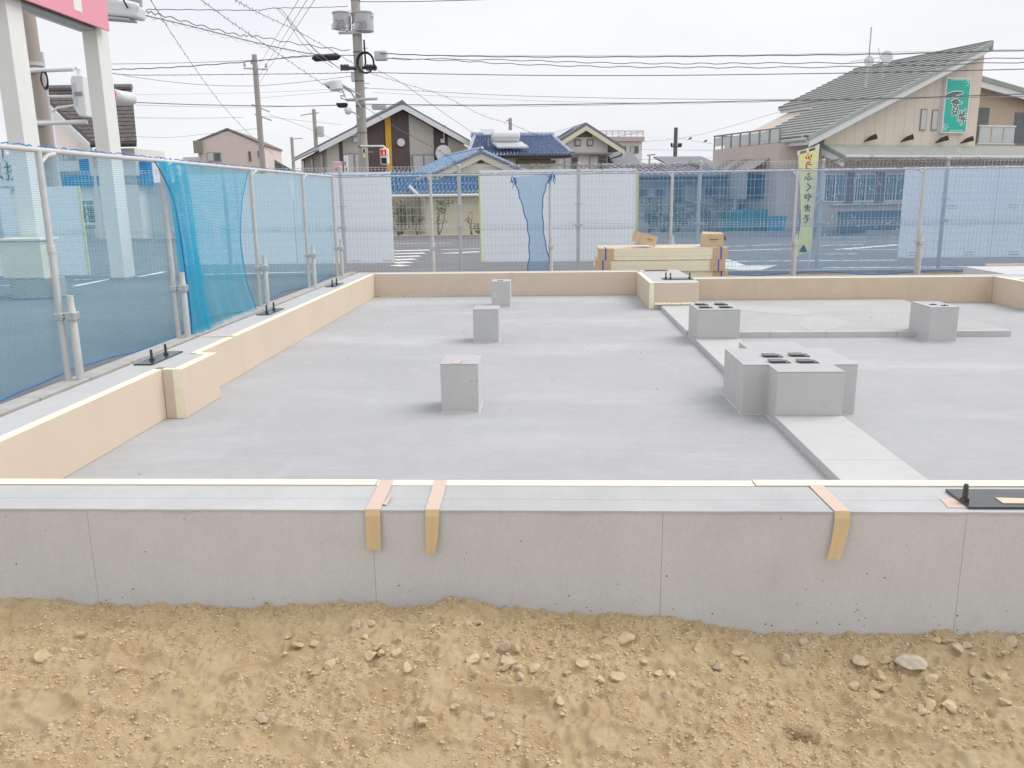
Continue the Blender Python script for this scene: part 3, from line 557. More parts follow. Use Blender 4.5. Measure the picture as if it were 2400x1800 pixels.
# nets
def wob(a,f,ph): return a*math.sin(f+ph)
def net_left(s_,t_):
    y=3.0+s_*11.8; z=1.79-t_*1.76; sag=.05*math.sin(y*1.4)*t_+.03*math.sin(y*3.3+1)*t_
    return (FX-.03-.10*t_**5-.02*math.sin(y*2.8)*t_-.012*math.sin(y*9+z*4),y,max(.025,z+sag*.3*(1-t_)+ (.03*math.sin(y*2.2)+.03)*t_**4))
nl=sheet('safety_net',net_left,150,24,M_net,uvf=lambda s_,t_:(s_*11.8,t_*1.76)); tag(nl,'pale blue mesh safety net hung along the left pipe fence','net')
P=[Vector(net_left(k/120,1.0))+Vector((.01,0,.004)) for k in range(121)]; obj('edge_rope',MB().tube(P,.0055,5),M_rope,nl)
def on_left(px,py): return PX(px,py,FX-.05)
# gathered bright cyan length of net
E0=[on_left(342,378),on_left(368,470),on_left(392,590),on_left(415,720),on_left(433,805)]; E1=[on_left(560,404),on_left(556,470),on_left(555,560),on_left(566,660),on_left(588,742)]
def lerpL(L,t):
    f=t*(len(L)-1); i=min(int(f),len(L)-2); return L[i].lerp(L[i+1],f-i)
def net_g(s_,t_):
    p=lerpL(E0,t_).lerp(lerpL(E1,t_),s_); fold=(.05*math.exp(-s_*4)+.02)*math.sin(s_*34+2*math.sin(t_*3))+.02*math.sin(s_*9+t_*5)
    p=p.copy(); p.x=FX+.035+fold*.8; p.y+=.03*math.sin(s_*21+t_*4); p.z=min(p.z,1.80); return p
ng=sheet('safety_net',net_g,90,30,M_net2,uvf=lambda s_,t_:(s_*2.6,t_*1.9)); tag(ng,'bright cyan gathered net bunched against the left fence','net')
obj('edge_rope',MB().tube([Vector(net_g(0,k/30)) for k in range(31)],.007,5),M_rope,ng); obj('edge_rope',MB().tube([Vector(net_g(1,k/30)) for k in range(31)],.006,5),mat('cyan_rope',S(40,150,205),.7),ng)
def net_g2(s_,t_):
    a=lerpL(E0,t_); b=lerpL(E1,t_); p=a.lerp(b,s_*.24); p=p.copy(); p.x=FX+.075+.05*math.sin(s_*17+t_*3); p.z=min(p.z,1.79); return p
tag(sheet('safety_net',net_g2,50,24,M_net2,uvf=lambda s_,t_:(s_*1.5+.4,t_*1.9)),'folded double layer of cyan net beside the fence post','net')
# back net (right of the pale boards) and the small tied net
xa_=PY(1497,500,FY+.05).x
def net_b(s_,t_):
    x=xa_+s_*(9.6-xa_); return (x,FY+.05+.02*math.sin(x*2.1)+.015*math.sin(x*7+t_*4),1.79-t_*1.75+.03*math.sin(x*3)*t_)
nb=sheet('safety_net',net_b,90,20,M_netb,uvf=lambda s_,t_:(s_*(9.6-xa_),t_*1.75)); tag(nb,'fine blue mesh net stretched along the back fence to the banner side','net')
obj('edge_rope',MB().tube([Vector(net_b(k/80,1.0)) for k in range(81)],.007,5),M_rope,nb)
La=[PY(*q7(*p),FY-.04) for p in ((10,425),(45,520),(80,640),(125,800),(148,950),(150,1120),(130,1245))]; Lb=[PY(*q7(*p),FY-.04) for p in ((345,398),(290,510),(262,640),(265,800),(285,980),(318,1120),(350,1245))]
def net_t(s_,t_): p=lerpL(La,t_).lerp(lerpL(Lb,t_),s_).copy(); p.y+=.03*math.sin(s_*14+t_*2); return p
nt_=sheet('tied_net',net_t,36,30,netmat('tied_blue_net',S(104,172,222),.018,.27),uvf=lambda s_,t_:(s_*.7,t_*1.8)); tag(nt_,'narrow blue net tied with rope knots to the back rail, hanging open','net')
for L in (La,Lb): obj('edge_rope',MB().tube([lerpL(L,k/40)+Vector((.008*math.sin(k),-.01,0)) for k in range(41)],.009,5),M_rope,nt_)
def knot(p,parent):
    m=MB()
    for k in range(5):
        a=random.uniform(0,6.28); q=[p+Vector((.05*math.cos(a+t)*(.5+t*.3),-.02+.01*math.sin(t*3),-.05*t*random.uniform(.5,1.3)+.03*math.sin(a+t*2))) for t in np.linspace(0,2.6,10)]; m.tube(q,.006,4)
    obj('rope_knot',m,M_rope,parent)
knot(La[0],nt_); knot(Lb[0],nt_)
# ---------------------------------------------------------------- welded wire fence with posts, pale boards on it
WY=16.0; WT=PY(1350,388,WY).z
wf=thing('wire_fence','long welded wire mesh fence with grey posts between plot and road','fence',(0,WY,0))
M_wf=mat('fence_wire',S(214,215,213),.5)
wx=[PY(px,470,WY).x for px in (1077,1353,1631,1917,2212)]; pit=(wx[-1]-wx[0])/4
posts=[wx[0]+pit*k for k in range(-6,6)]
for x in posts:
    p=obj('post',MB().tube([(x,-.03,-.3),(x,-.03,WT+.02)],.032,10),M_metal,wf,smooth=True); obj('post_cap',MB().lathe([(.036,0),(.036,.02),(.02,.035)],(x,-.03,WT+.02),10),M_metal,p); obj('bracket',MB().box(x-.09,x+.09,-.075,-.062,1.27,1.285),M_metal,p); obj('bracket',MB().box(x-.07,x+.07,-.08,-.064,.86,.9),M_metal,p)
band=(.82,.86,.90)
for a,b in zip(posts[:-1],posts[1:]):
    m=MB(); nv=round((b-a)/.07)
    for k in range(nv):
        x=a+(k+.5)*(b-a)/nv; m.box(x-.0019,x+.0019,0,.004,.06,WT)
    zs=[.08+.145*k for k in range(13)]+[WT-.02]
    for z in zs: m.box(a,b,.005,.0098,z-.0024,z+.0024)
    for z in band: m.box(a,b,-.035 if z==.86 else -.006,-.03 if z==.86 else -.001,z-.004,z+.004)
    for k in range(nv): x=a+(k+.5)*(b-a)/nv; m.tube([(x,.0,.80),(x,-.034,.86),(x,.0,.92)],.004,4)
    for k in range(nv): x=a+(k+.5)*(b-a)/nv; m.tube([(x,0,WT-.05),(x,-.03,WT-.01),(x,-.03,WT+.02),(x,.0,WT+.03)],.0035,4)
    m.box(a,b,-.034,-.028,WT+.016,WT+.024)
    obj('wire_panel',m,M_wf,wf)
M_bd=mat('pale_sheet',S(234,241,249),.55,.02,3,trans=.8)
M_edge=mat('yellow_edge',S(224,226,150),.6)
def board(px0,px1,label,t0=None,b0=.2,yel=0,hand=()):
    x0,x1=PY(px0,500,WY+.05).x,PY(px1,500,WY+.05).x; t=thing('plastic_sheet',label,'plastic sheet',(x0,WY+.05,0),0,'pale sheets fixed to the wire fence'); z1=t0 or WT-.06; n=max(4,int((x1-x0)/.045)); m=MB()
    vs=[];fs=[]
    for i in range(n*4+1):
        x=(x1-x0)*i/(n*4); d=.003*math.sin(i*math.pi/2)+.015*math.sin(x*3); vs+=[(x,d,b0),(x,d,z1)]
    fs=[(2*i,2*i+2,2*i+3,2*i+1) for i in range(n*4)]
    o=obj('sheet',m.add(vs,fs),M_bd,t,smooth=True)
    if yel: 
        for xx in ((0,x1-x0) if yel==2 else (x1-x0,)): obj('edge_tape',MB().box(xx-.014,xx+.014,-.02,.03,b0,z1+.003),M_edge,o)
    for hx,hz in hand: 
        h=MB().tube([(hx-.09,-.03,hz),(hx-.09,-.045,hz),(hx+.09,-.045,hz),(hx+.09,-.03,hz)],.008,6); h.tube([(hx-.09,-.045,hz-.05),(hx+.09,-.045,hz-.05)],.008,6); obj('handle',h,M_metal,o)
    return t
board(806,920,'pale ribbed sheet on the wire fence right of the fence corner',hand=((.2,.25),(.8,.25)))
board(1125,1494,'wide pale sheet with yellow edges behind the tied blue net',yel=2)
board(2112,2330,'blue-tinted pale sheet on the wire fence beside the dining house windows',hand=((.3,.3),(1.3,.3),(.9,1.15)),t0=1.86)
board(2332,2560,'blue-tinted pale sheet with handles next to the outermost back post',hand=((.3,1.15),(.4,.3)),t0=1.86)
board(690,803,'pale sheet between the last two posts of the side net',hand=((.2,.9),(.75,.9)))
board(560,688,'pale sheet on the wire fence right of the gathered cyan net',hand=((.7,.9),))
board(418,557,'pale sheet on the wire fence behind the gathered cyan net')
board(112,192,'pale sheet with a yellow edge between the two white sign posts',yel=1,t0=1.72,b0=.02)
board(-40,30,'pale sheet on the wire fence beyond the left sign post',t0=1.7,b0=.02)
# barbed creeper / dead vine along the top of the wire fence
for (pxs,lab) in (([(1200,390),(1260,388),(1330,386),(1400,392),(1470,388),(1520,394),(1560,392),(1620,386),(1640,392)],'dry vine tangled along the top of the wire fence'),([(1925,380),(1960,376),(2010,378),(2060,374),(2110,376),(2170,374),(2240,378),(2300,374)],'dead pale vine along the fence top before the dining house')):
    m=MB(); pts=[PY(a,b,WY-.05) for a,b in pxs]
    for r_ in range(3):
        Q=[lerpL(pts,k/80)+Vector((0,random.uniform(-.04,.04),random.uniform(-.03,.03)+.03*math.sin(k*.7+r_*2))) for k in range(81)]; m.tube(Q,.006,4)
    for k in range(70):
        p=lerpL(pts,random.random()); d=Vector((random.gauss(0,1),random.gauss(0,.4),random.gauss(0,1))).normalized(); m.tube([p,p+d*random.uniform(.04,.14)],.0035,3)
    tag(obj('dead_vine',m,mat('dead_vine',S(150,142,132),.9)),lab,'vine')
# loose white ties on the wire fence by the banner
m=MB()
for k in range(46):
    p=PY(random.uniform(1900,2110),random.uniform(385,560),WY-.03); d=Vector((random.gauss(0,1),-.2,random.gauss(0,1))).normalized()*random.uniform(.03,.08); m.tube([p,p+d*.5+Vector((0,-.01,.01)),p+d],.006,4)
tag(obj('cable_ties',m,M_white),'white cable ties and string ends caught on the wire fence','ties',kind='stuff')
# ---------------------------------------------------------------- banner
bf=thing('nobori_banner','tall yellow-green cloth banner with mirrored dark lettering on a white pole','banner',tuple(Vector((PY(1900,600,16.35).x,16.35,0))))
BX,BY=bf.location.x,bf.location.y
pt=PY(1919,338,BY)-bf.location
obj('banner_pole',MB().tube([(pt.x-.04,0,0),(pt.x,0,pt.z)],.016,8),M_white,bf); tl=PY(1870,356,BY)-bf.location; obj('crossbar',MB().tube([(pt.x,0,pt.z-.03),(tl.x,0,tl.z)],.01,6),M_white,bf)
C0=[PY(1840+x*.1807,320+y*.1807,BY)-bf.location for x,y in ((168,240),(185,500),(200,800),(195,1100),(165,1350),(122,1565))]; C1=[PY(1840+x*.1807,320+y*.1807,BY)-bf.location for x,y in ((415,165),(398,450),(372,760),(345,1100),(340,1300),(318,1480))]
def cloth(s_,t_): p=lerpL(C0,t_).lerp(lerpL(C1,t_),s_).copy(); p.y+=.03*math.sin(s_*5+t_*7)-.015; return p
sheet('banner_cloth',cloth,16,40,mat('banner_yellow',S(246,246,176),.8,.04,4,trans=.4),bf)
for ch,tt,c in (('ゆ',.06,(200,60,50)),('う',.135,(200,60,50)),('ふ',.235,(40,44,50)),('く',.325,(40,44,50)),('や',.41,(40,44,50)),('ま',.5,(40,44,50)),('そ',.585,(40,44,50)),('▲',.935,(40,44,50))):
    p=cloth(.5,tt); text('banner_letter',ch,.17,mat('ink_%d'%c[0],S(*c),.8),bf,facing(p.x,p.y-.035,p.z,0,True),.003,.004)
for k in range(3):
    p=C0[0].lerp(C1[0],(.03,.5,.97)[k]); obj('hanging_loop',MB().box(p.x-.02,p.x+.02,-.014,.014,p.z-.01,p.z+.075),M_white,bf)
# ---------------------------------------------------------------- stack of insulation bundles and boxes
M_card=mat('cardboard',S(208,184,154),.85,.07,7); M_straw=mat('strap_blue',S(60,100,190),.5)
SY=12.3
def bundle(x0,x1,z0,z1,n,label,dy=0):
    t=thing('insulation_bundle',label,'insulation boards',((x0+x1)/2,SY+dy,z0),0,'strapped bundles of insulation board'); h=(x1-x0)/2; th=(z1-z0)/n
    for k in range(n):
        j=random.uniform(-.006,.006); o=obj('board',MB().box(-h+j,h+j,random.uniform(0,.006),.9,k*th+.0004,(k+1)*th-.0004),M_cream,t); 
        if k==n-1: obj('board_facing',MB().box(-h+j,h+j,.0,.9,(k+1)*th-.001,(k+1)*th+.001),M_tan,o)
    for s_ in (-1,1):
        a,b=(-h-.012,-h+.2) if s_<0 else (h-.2,h+.012)
        c=obj('corner_wrap',MB().box(a,b,-.012,.3,-.001,n*th+.004),M_card,t); xm=(a+b)/2+s_*.01; obj('strap',MB().box(xm-.009,xm+.009,-.016,.302,-.0005,n*th+.008),M_straw,c)
zt=PY(*q7(760,1045),SY).z; zb=PY(*q7(760,1145),SY).z
bundle(PY(*q7(760,1100),SY).x,PY(*q7(1855,1110),SY).x,zb,zt,3,'topmost strapped bundle of cream insulation boards behind the far wall')
z2=PY(*q7(730,1230),SY).z-.02; bundle(PY(*q7(735,1190),SY).x,PY(*q7(1830,1200),SY).x,z2,zb-.006,4,'strapped bundle of cream insulation boards under the topmost one',-.02)
z3=z2-.15; bundle(PY(*q7(760,1260),SY).x,PY(*q7(1860,1270),SY).x,z3,z2-.006,4,'half hidden bundle of insulation boards low in the stack',.02)
bundle(PY(*q7(745,1260),SY).x,PY(*q7(1845,1270),SY).x,.002,z3-.006,4,'lowest bundle of insulation boards resting on the plot soil',.0)
def carton(c,size,rot,label,flap=False):
    sx,sy,sz=size; t=thing('cardboard_box',label,'box',c); t.rotation_euler=rot; e=.006
    for nm,b in (('base',(-sx/2,sx/2,-sy/2,sy/2,0,e)),('side',(-sx/2,sx/2,-sy/2,-sy/2+e,e,sz)),('side',(-sx/2,sx/2,sy/2-e,sy/2,e,sz)),('end',(-sx/2,-sx/2+e,-sy/2+e,sy/2-e,e,sz)),('end',(sx/2-e,sx/2,-sy/2+e,sy/2-e,e,sz))): obj(nm,MB().box(*b),M_card,t)
    if flap:
        obj('flap',MB().add([(-sx/2,-sy/2,sz),(sx/2,-sy/2,sz),(sx/2-.03,-sy/2+sy*.5,sz+.02),(-sx/2+.01,-sy/2+sy*.5,sz+.035)],[(0,1,2,3)]),M_card,t); obj('flap',MB().add([(sx/2,-sy/2,sz),(sx/2,sy/2,sz),(sx/2+.03,sy/2,sz-.1),(sx/2+.05,-sy/2,sz-.1)],[(0,1,2,3)]),M_card,t)
    else: obj('lid',MB().box(-sx/2,sx/2,-sy/2,sy/2,sz,sz+e),M_card,t)
    obj('print',MB().box(-sx*.15,sx*.25,-sy/2-.0015,-sy/2-.0005,sz*.55,sz*.62).box(-sx*.1,sx*.2,-sy/2-.0015,-sy/2-.0005,sz*.4,sz*.43),mat('box_print',S(130,98,66),.8),t); obj('tape_band',MB().box(-sx/2-.001,-sx/2+.0,-.02,.02,0,sz),M_tapep,t)
    return t
pc=PY(*q7(1135,1050),12.55); carton((pc.x,12.6,zt+.05),(.26,.26,.15),(R(6),R(14),R(28)),'brown cardboard box lying tilted on the stack of boards')
pc=PY(*q7(1735,1075),12.45); carton((pc.x,12.55,zt+.004-.005),(.31,.22,.19),(0,0,R(-4)),'brown cardboard box standing open-flapped on the board stack',True)
# ---------------------------------------------------------------- roadside sign on two posts (left)
SX=-7.96
M_pink=mat('sign_pink',S(238,158,174),.45,.04,2); M_postw=mat('post_white',S(236,236,230),.5,.04,1.2)
sg=thing('roadside_sign','tall sign with pink panel on two white square posts behind the side net','sign',(SX,15.35,0))
yf,yb=PX(58,336,SX).y,PX(94,336,SX).y
for (a,b,wd,z0) in ((15.35,15.76,.27,-.02),(yf,yb,.27,.45)):
    p=obj('post',MB().box(-wd,0,a-15.35,b-15.35,z0,9.5),M_postw,sg,bevel=.012); obj('base_collar',MB().box(-wd-.02,.02,a-15.37,b-15.33,-.02 if z0<0 else -.02,.03 if z0<0 else .448),M_conc,p,bevel=.01)
pe=PX(256,73,SX+.14); y1,z1=pe.y+.02,pe.z
pan=obj('sign_panel',MB().box(.10,.14,yf-15.35-1.2,y1-15.35,z1,z1+3.2),M_pink,sg,bevel=.006); obj('panel_back',MB().box(-.40,-.30,yf-15.35-1.2,y1-15.35,z1,z1+3.2),M_postw,sg)
ga=PX(173,15,SX+.142);gb=PX(192,19,SX+.142); obj('white_letter_stroke',MB().box(.1405,.145,ga.y-15.35,gb.y-15.35,ga.z-.05,z1+3.2),M_white,pan); obj('white_letter_stroke',MB().box(.1405,.145,ga.y-15.35-1,gb.y-15.35+1,ga.z+1.2,ga.z+1.5),M_white,pan)
obj('steel_beam',MB().box(-.25,-.02,yb-15.35+.002,-.002,z1-.02,z1+.01).box(-.15,-.12,yb-15.35+.002,-.002,z1+.01,z1+.25).box(-.25,-.02,yb-15.35+.002,-.002,z1+.25,z1+.28),M_metal,sg)
mbx=thing('meter_box','cream electric box with a lid beside the left sign post','box',tuple(Vector((PZ(*q5(300,1460),0).x,PZ(*q5(300,1460),0).y,0))))
obj('cabinet',MB().box(-.32,.32,-.2,.2,.30,.86),mat('box_cream',S(228,224,206),.6,.05,3),mbx,bevel=.015); obj('lid',MB().box(-.36,.36,-.24,.24,.861,.90),mat('box_cream',None),mbx,bevel=.01); obj('plinth',MB().box(-.25,.42,-.18,.18,-.01,.299),M_conc,mbx,bevel=.01)
# ---------------------------------------------------------------- utility poles
def pole(name,px,py,Y,r0,r1,ztop,label,m=None,z0=-.9):
    p=PY(px,py,Y); t=thing(name,label,'utility pole',(p.x,Y,z0)); obj('shaft',MB().tube([(0,0,0),(0,0,ztop-z0)],[r0,r1],16),m or M_conc,t,smooth=True); return t
def LP(t,px,py,dy=0): # pixel on the plane of thing t -> local
    return PY(px,py,t.location.y+dy)-t.location
mp_=pole('utility_pole',849,320,28.9,.18,.13,12.5,'stout concrete utility pole with transformers, cable coil and pedestrian signal',z0=.0)
M_tr=mat('transformer_grey',S(196,198,200),.5,.05,3); M_blk=mat('black_rubber',(.03,.03,.032),.6)
zA=lambda x,y:(720+x*.10850,y*.10850)     # zoom of the pole head
zB=lambda x,y:(720+x*.13260,180+y*.13260)
for c,b,wd,lab in ((zA(760,270),zA(770,640),.105,'20'),(zA(1225,270),zA(1240,690),.115,'20')):
    a0=LP(mp_,*c); b0=LP(mp_,*b); h=a0.z-b0.z; rr=wd*2.9
    tr=obj('transformer',MB().lathe([(rr*.92,0),(rr*.95,.05),(rr*.95,h*.9),(rr*1.05,h*.92),(rr*1.05,h*.97),(rr*.6,h)],(b0.x,-.05,b0.z),18),M_tr,mp_,smooth=True)
    text('number',lab,.32,mat('faded_number',S(150,152,156),.8),tr,facing(b0.x,-.05-rr-.01,b0.z+h*.22),.004)
    for k in (-1,1): obj('bushing',MB().lathe([(.05,0),(.07,.05),(.045,.08),(.07,.12),(.03,.2)],(b0.x+k*rr*.9,-.15,b0.z-.02 if k<0 else b0.z+h*.68),10),M_white,tr,smooth=True)
def arm(a,b,w_,m=M_metal,name='crossarm',dy=-.2): 
    A=LP(mp_,*a,dy);B=LP(mp_,*b,dy); A.y=B.y=dy; return obj(name,MB().tube([A,B],w_,8),m,mp_)
arm(zA(680,712),zA(1170,705),.045); arm(zA(745,1475),zA(1050,1480),.05,M_dark); arm(zA(1190,1465),zA(1505,1460),.05,M_dark)
for x,y in ((780,620),(885,640),(1050,620),(1165,620)):
    p=LP(mp_,*zA(x,y)); obj('insulator',MB().lathe([(.05,-.08),(.08,-.05),(.05,0),(.09,.03),(.06,.1),(.03,.14)],(p.x,-.2,p.z),10),M_white,mp_,smooth=True)
for x in (780,845,900,1335,1400,1480):
    p=LP(mp_,*zA(x,1475)); obj('insulator',MB().lathe([(.04,-.1),(.065,-.06),(.04,-.02),(.065,.03),(.04,.09)],(p.x,-.2,p.z),10),mat('brown_insulator',S(96,92,92),.4),mp_,smooth=True)
# coil of spare cable
cc=LP(mp_,*zA(1300,1385)); m=MB(); Rr=(LP(mp_,*zA(1495,1385)).x-LP(mp_,*zA(1110,1385)).x)/2
for k in range(4):
    m.tube([(cc.x+(Rr-.01-k*.012)*math.cos(a),-.32+k*.02,cc.z+(Rr*1.12-k*.012)*math.sin(a)) for a in np.linspace(0,2*math.pi,49)],.02,6,cap=False)
obj('cable_coil',m,M_blk,mp_,smooth=True)
for a,b,hh in ((zA(215,1280),zA(675,1245),.11),): 
    A=LP(mp_,*a);B=LP(mp_,*b); obj('splice_closure',MB().tube([(A.x-.12,-.2,A.z),(A.x,-.2,A.z),(B.x,-.2,B.z),(B.x+.12,-.2,B.z)],[.03,hh,hh,.03],12),M_blk,mp_,smooth=True)
A=LP(mp_,*zA(1490,1240));B=LP(mp_,*zA(1760,1230)); obj('splice_closure',MB().box(A.x,B.x,-.35,-.1,A.z-.14,A.z+.16),mat('closure_grey',S(206,207,210),.5),mp_,bevel=.05)
A=LP(mp_,*zB(545,480));B=LP(mp_,*zB(745,555)); obj('splice_closure',MB().prism([(A.x,A.z),(B.x,A.z),(B.x-.04,B.z),(A.x+.06,B.z)],-.35,-.1),M_blk,mp_,bevel=.03)
A=LP(mp_,*zB(1170,510));B=LP(mp_,*zB(1430,590)); obj('splice_closure',MB().box(A.x,B.x,-.35,-.1,B.z,A.z),mat('closure_grey',None),mp_,bevel=.04)
A=LP(mp_,*zB(808,0));B=LP(mp_,*zB(870,100)); obj('junction_box',MB().box(A.x,B.x,-.3,-.1,B.z,A.z+.1),mat('closure_grey',None),mp_,bevel=.02)
# riser cable, cross pipe, stays
obj('riser_cable',MB().tube([LP(mp_,*zA(*p),-.3) for p in ((1225,860),(1235,1000),(1250,1200),(1262,1350),(1240,1450),(1250,1500))],.03,6),M_blk,mp_)
obj('crossarm',MB().tube([LP(mp_,*zB(690,410),-.2),LP(mp_,*zB(1240,388),-.2)],.045,8),M_metal,mp_)
for a,b in (((560,110),(940,325)),((600,160),(780,275)),((780,275),(950,550))): obj('lamp_bracket',MB().tube([LP(mp_,*zB(*a),-.35),LP(mp_,*zB(*b),-.2)],.03,6),M_metal,mp_)
# traffic signal seen from behind/side, on the bracket
sgn=obj('signal_head',MB().hexa([LP(mp_,*zB(*p),-.55) for p in ((255,110),(450,60),(560,270),(420,235))],[LP(mp_,*zB(*p),-.25) for p in ((300,90),(500,50),(640,300),(450,230))]),mat('signal_white',S(232,233,232),.5),mp_,bevel=.05); 
obj('signal_back',MB().tube([LP(mp_,*zB(490,90),-.7),LP(mp_,*zB(520,230),-.7)],.22,12),mat('signal_white',None),sgn,smooth=True); obj('visor',MB().hexa([LP(mp_,*zB(*p),-.6) for p in ((330,170),(440,180),(455,235),(400,225))],[LP(mp_,*zB(*p),-.4) for p in ((330,170),(440,180),(455,235),(400,225))]),M_blk,sgn)
obj('hanger_frame',MB().tube([LP(mp_,*zB(*p),-.3) for p in ((590,150),(660,330),(690,410),(600,380),(590,330),(650,340))],.025,6),M_metal,mp_)
# small road lamp
lampA=LP(mp_,*zB(660,580),-.4);lampB=LP(mp_,*zB(790,620),-.4); obj('lamp_head',MB().tube([lampA,lampA.lerp(lampB,.3),lampA.lerp(lampB,.7),lampB],[.03,.13,.12,.03],12),mat('signal_white',None),mp_,smooth=True); obj('lamp_arm',MB().tube([lampB]+[LP(mp_,*zB(*p),-.3) for p in ((840,640),(890,690),(915,740))],.022,6),M_metal,mp_)
# pole plate, bands, steps
A=LP(mp_,*zB(975,1255),-.19);B=LP(mp_,*zB(1040,1425),-.19); pl=obj('number_plate',MB().box(A.x,B.x,-.20,-.19,B.z,A.z),mat('plate_cream',S(236,230,196),.6),mp_)
for k in range(3): zc=A.z-(A.z-B.z)*(.2+.12*k); obj('plate_mark',MB().box((A.x+B.x)/2-.03,(A.x+B.x)/2+.03,-.203,-.2005,zc-.025,zc+.025),M_dark,pl)
text('plate_number','71',.16,mat('grey_ink',S(150,146,130),.8),pl,facing((A.x+B.x)/2,-.203,B.z+.12),.002)
for zz in (3.1,3.55,4.4,5.2,6.1,7.0,7.7,8.6): obj('band',MB().lathe([(.185-.0035*zz,0),(.185-.0035*zz,.05)],(0,0,zz),16),mat('rusty_band',S(140,126,116),.7,.3,20),mp_)
for k in range(14): z_=2.4+k*.55; s_=1 if k%2 else -1; obj('step_bolt',MB().tube([(s_*.15,0,z_),(s_*.34,0,z_)],.012,6),M_metal,mp_)
# pedestrian signal
ps=thing('pedestrian_signal','pedestrian signal showing a lit red standing figure on the utility pole','traffic signal',(0,0,0)); A=PY(*zB(1290,1265),28.6);B=PY(*zB(1450,1560),28.6); ps.location=((A.x+B.x)/2,28.6,B.z); hw=(B.x-A.x)/2; hh=A.z-B.z
obj('housing',MB().box(-hw,hw,-.1,.15,0,hh),mat('signal_white',None),ps,bevel=.06)
M_red=mat('red_lens',(.62,.008,.04),.4,emit=.3); M_grn=mat('dark_green_lens',(.03,.06,.055),.2)
rl_=obj('red_lens',MB().box(-hw*.72,hw*.72,-.115,-.1005,hh*.55,hh*.9),M_red,ps,bevel=.02); obj('green_lens',MB().box(-hw*.66,hw*.66,-.115,-.1005,hh*.08,hh*.42),M_grn,ps,bevel=.02)
fm=mat('lit_figure',(.9,.5,.2),.5,emit=.25); obj('standing_figure',MB().lathe([(.0,0),(.03,.02),(.03,.05),(.01,.09)],(0,-.128,hh*.8),10).box(-.035,.035,-.13,-.118,hh*.66,hh*.79).box(-.028,-.004,-.13,-.118,hh*.57,hh*.66).box(.004,.028,-.13,-.118,hh*.57,hh*.66),fm,rl_)
for z_ in (hh*.92,hh*.44): obj('visor',MB().box(-hw*.8,hw*.8,-.26,-.1005,z_-.01,z_+.01).box(-hw*.8,-hw*.77,-.24,-.1005,z_-.2,z_-.012).box(hw*.77,hw*.8,-.24,-.1005,z_-.2,z_-.012),mat('signal_white',None),ps)
mA=PY(*zB(930,1222),28.6)-ps.location; mB_=PY(*zB(1340,1222),28.6)-ps.location; obj('mounting_arm',MB().tube([(mA.x,.1,mA.z),(mB_.x,.03,mB_.z),(mB_.x+.06,.03,mB_.z-.05),(mB_.x+.07,.03,hh-.02)],.03,8),mat('signal_white',None),ps)
# further poles
p2=pole('utility_pole',612,340,52,.2,.15,PY(593,128,52).z,'slim concrete utility pole with T crossarm rising behind the pink gable building')
for a,b in (((571,160),(627,163)),((590,245),(632,262)),((598,268),(636,282))): obj('crossarm',MB().tube([LP(p2,*a),LP(p2,*b)],.05,6),M_metal,p2)
for x,y in ((573,152),(590,146),(600,150),(624,155)): q=LP(p2,x,y); obj('insulator',MB().lathe([(.06,0),(.09,.1),(.05,.25)],(q.x,0,q.z-.1),8),M_metal,p2)
p3=pole('utility_pole',740,330,70,.2,.15,PY(736,256,70).z,'distant utility pole with one grey transformer behind the brown gabled house'); 
A=LP(p3,745,300);B=LP(p3,755,321); obj('transformer',MB().lathe([(.3,0),(.3,.8)],(A.x+.25,-.2,B.z),10),M_tr,p3); obj('crossarm',MB().tube([LP(p3,705,270),LP(p3,748,264)],.05,6),M_metal,p3)
p4=pole('utility_pole',1582,380,75,.2,.16,PY(1585,299,75).z,'dark distant utility pole in the gap between white building and dining house',mat('dark_pole',S(105,105,106),.8)); obj('crossarm',MB().tube([LP(p4,1573,344),LP(p4,1597,344)],.06,6),M_dark,p4)
for q in (1574,1580,1591,1596): c=LP(p4,q,343); obj('insulator',MB().lathe([(.08,0),(.1,.15),(.05,.3)],(c.x,0,c.z),8),M_dark,p4)
p5=pole('utility_pole',1196,290,60,.16,.12,PY(1196,277,60).z,'short grey pole top rising behind the blue tiled roof'); obj('crossarm',MB().tube([LP(p5,1186,283),LP(p5,1200,281)],.04,6),M_metal,p5)
p6=pole('utility_pole',1522,385,95,.14,.1,PY(1522,362,95).z,'tiny distant pole with a crossarm above the low roofs'); obj('crossarm',MB().tube([LP(p6,1516,364),LP(p6,1536,362)],.05,5),M_dark,p6)
p7=pole('utility_pole',685,345,80,.18,.14,PY(684,322,80).z,'distant pole left of the brown gabled house roof'); obj('crossarm',MB().tube([LP(p7,680,326),LP(p7,708,324)],.05,5),M_metal,p7)
# left corner pole with signals
cp=pole('utility_pole',105,320,24,.185,.15,12,'thick brownish concrete pole between the white sign posts',mat('pole_brown',S(176,164,154),.85,.14,2,stretch=(1,1,.2)),z0=0)
sp=pole('steel_pole',118,300,24.6,.085,.075,PY(90,122,24.6).z,'thin grey steel pole strapped beside the thick brownish pole',M_metal,z0=0); sp['category']='pole'
for zz,a,b in ((0,(66,170),(185,165)),(1,(88,292),(215,287))):
    A=PY(*a,24);B=PY(*b,24); ar=obj('signal_arm',MB().tube([A-cp.location+Vector((0,-.25,0)),B-cp.location+Vector((0,-.25,0))],.06,10),mat('signal_white',None),cp,smooth=True)
for zz in (PY(80,155,24).z,PY(82,168,24).z,PY(95,290,24).z): obj('band',MB().lathe([(.21,0),(.21,.09)],(0,0,zz),16),M_metal,cp)
m=MB(); c0=LP(cp,103,187,-.3)
for k in range(3): m.tube([(c0.x+.09*math.cos(a),-.3+k*.02,c0.z+(.2+.03*k)*math.sin(a)) for a in np.linspace(0,6.283,25)],.014,5,cap=False)
obj('cable_coil',m,M_blk,cp)
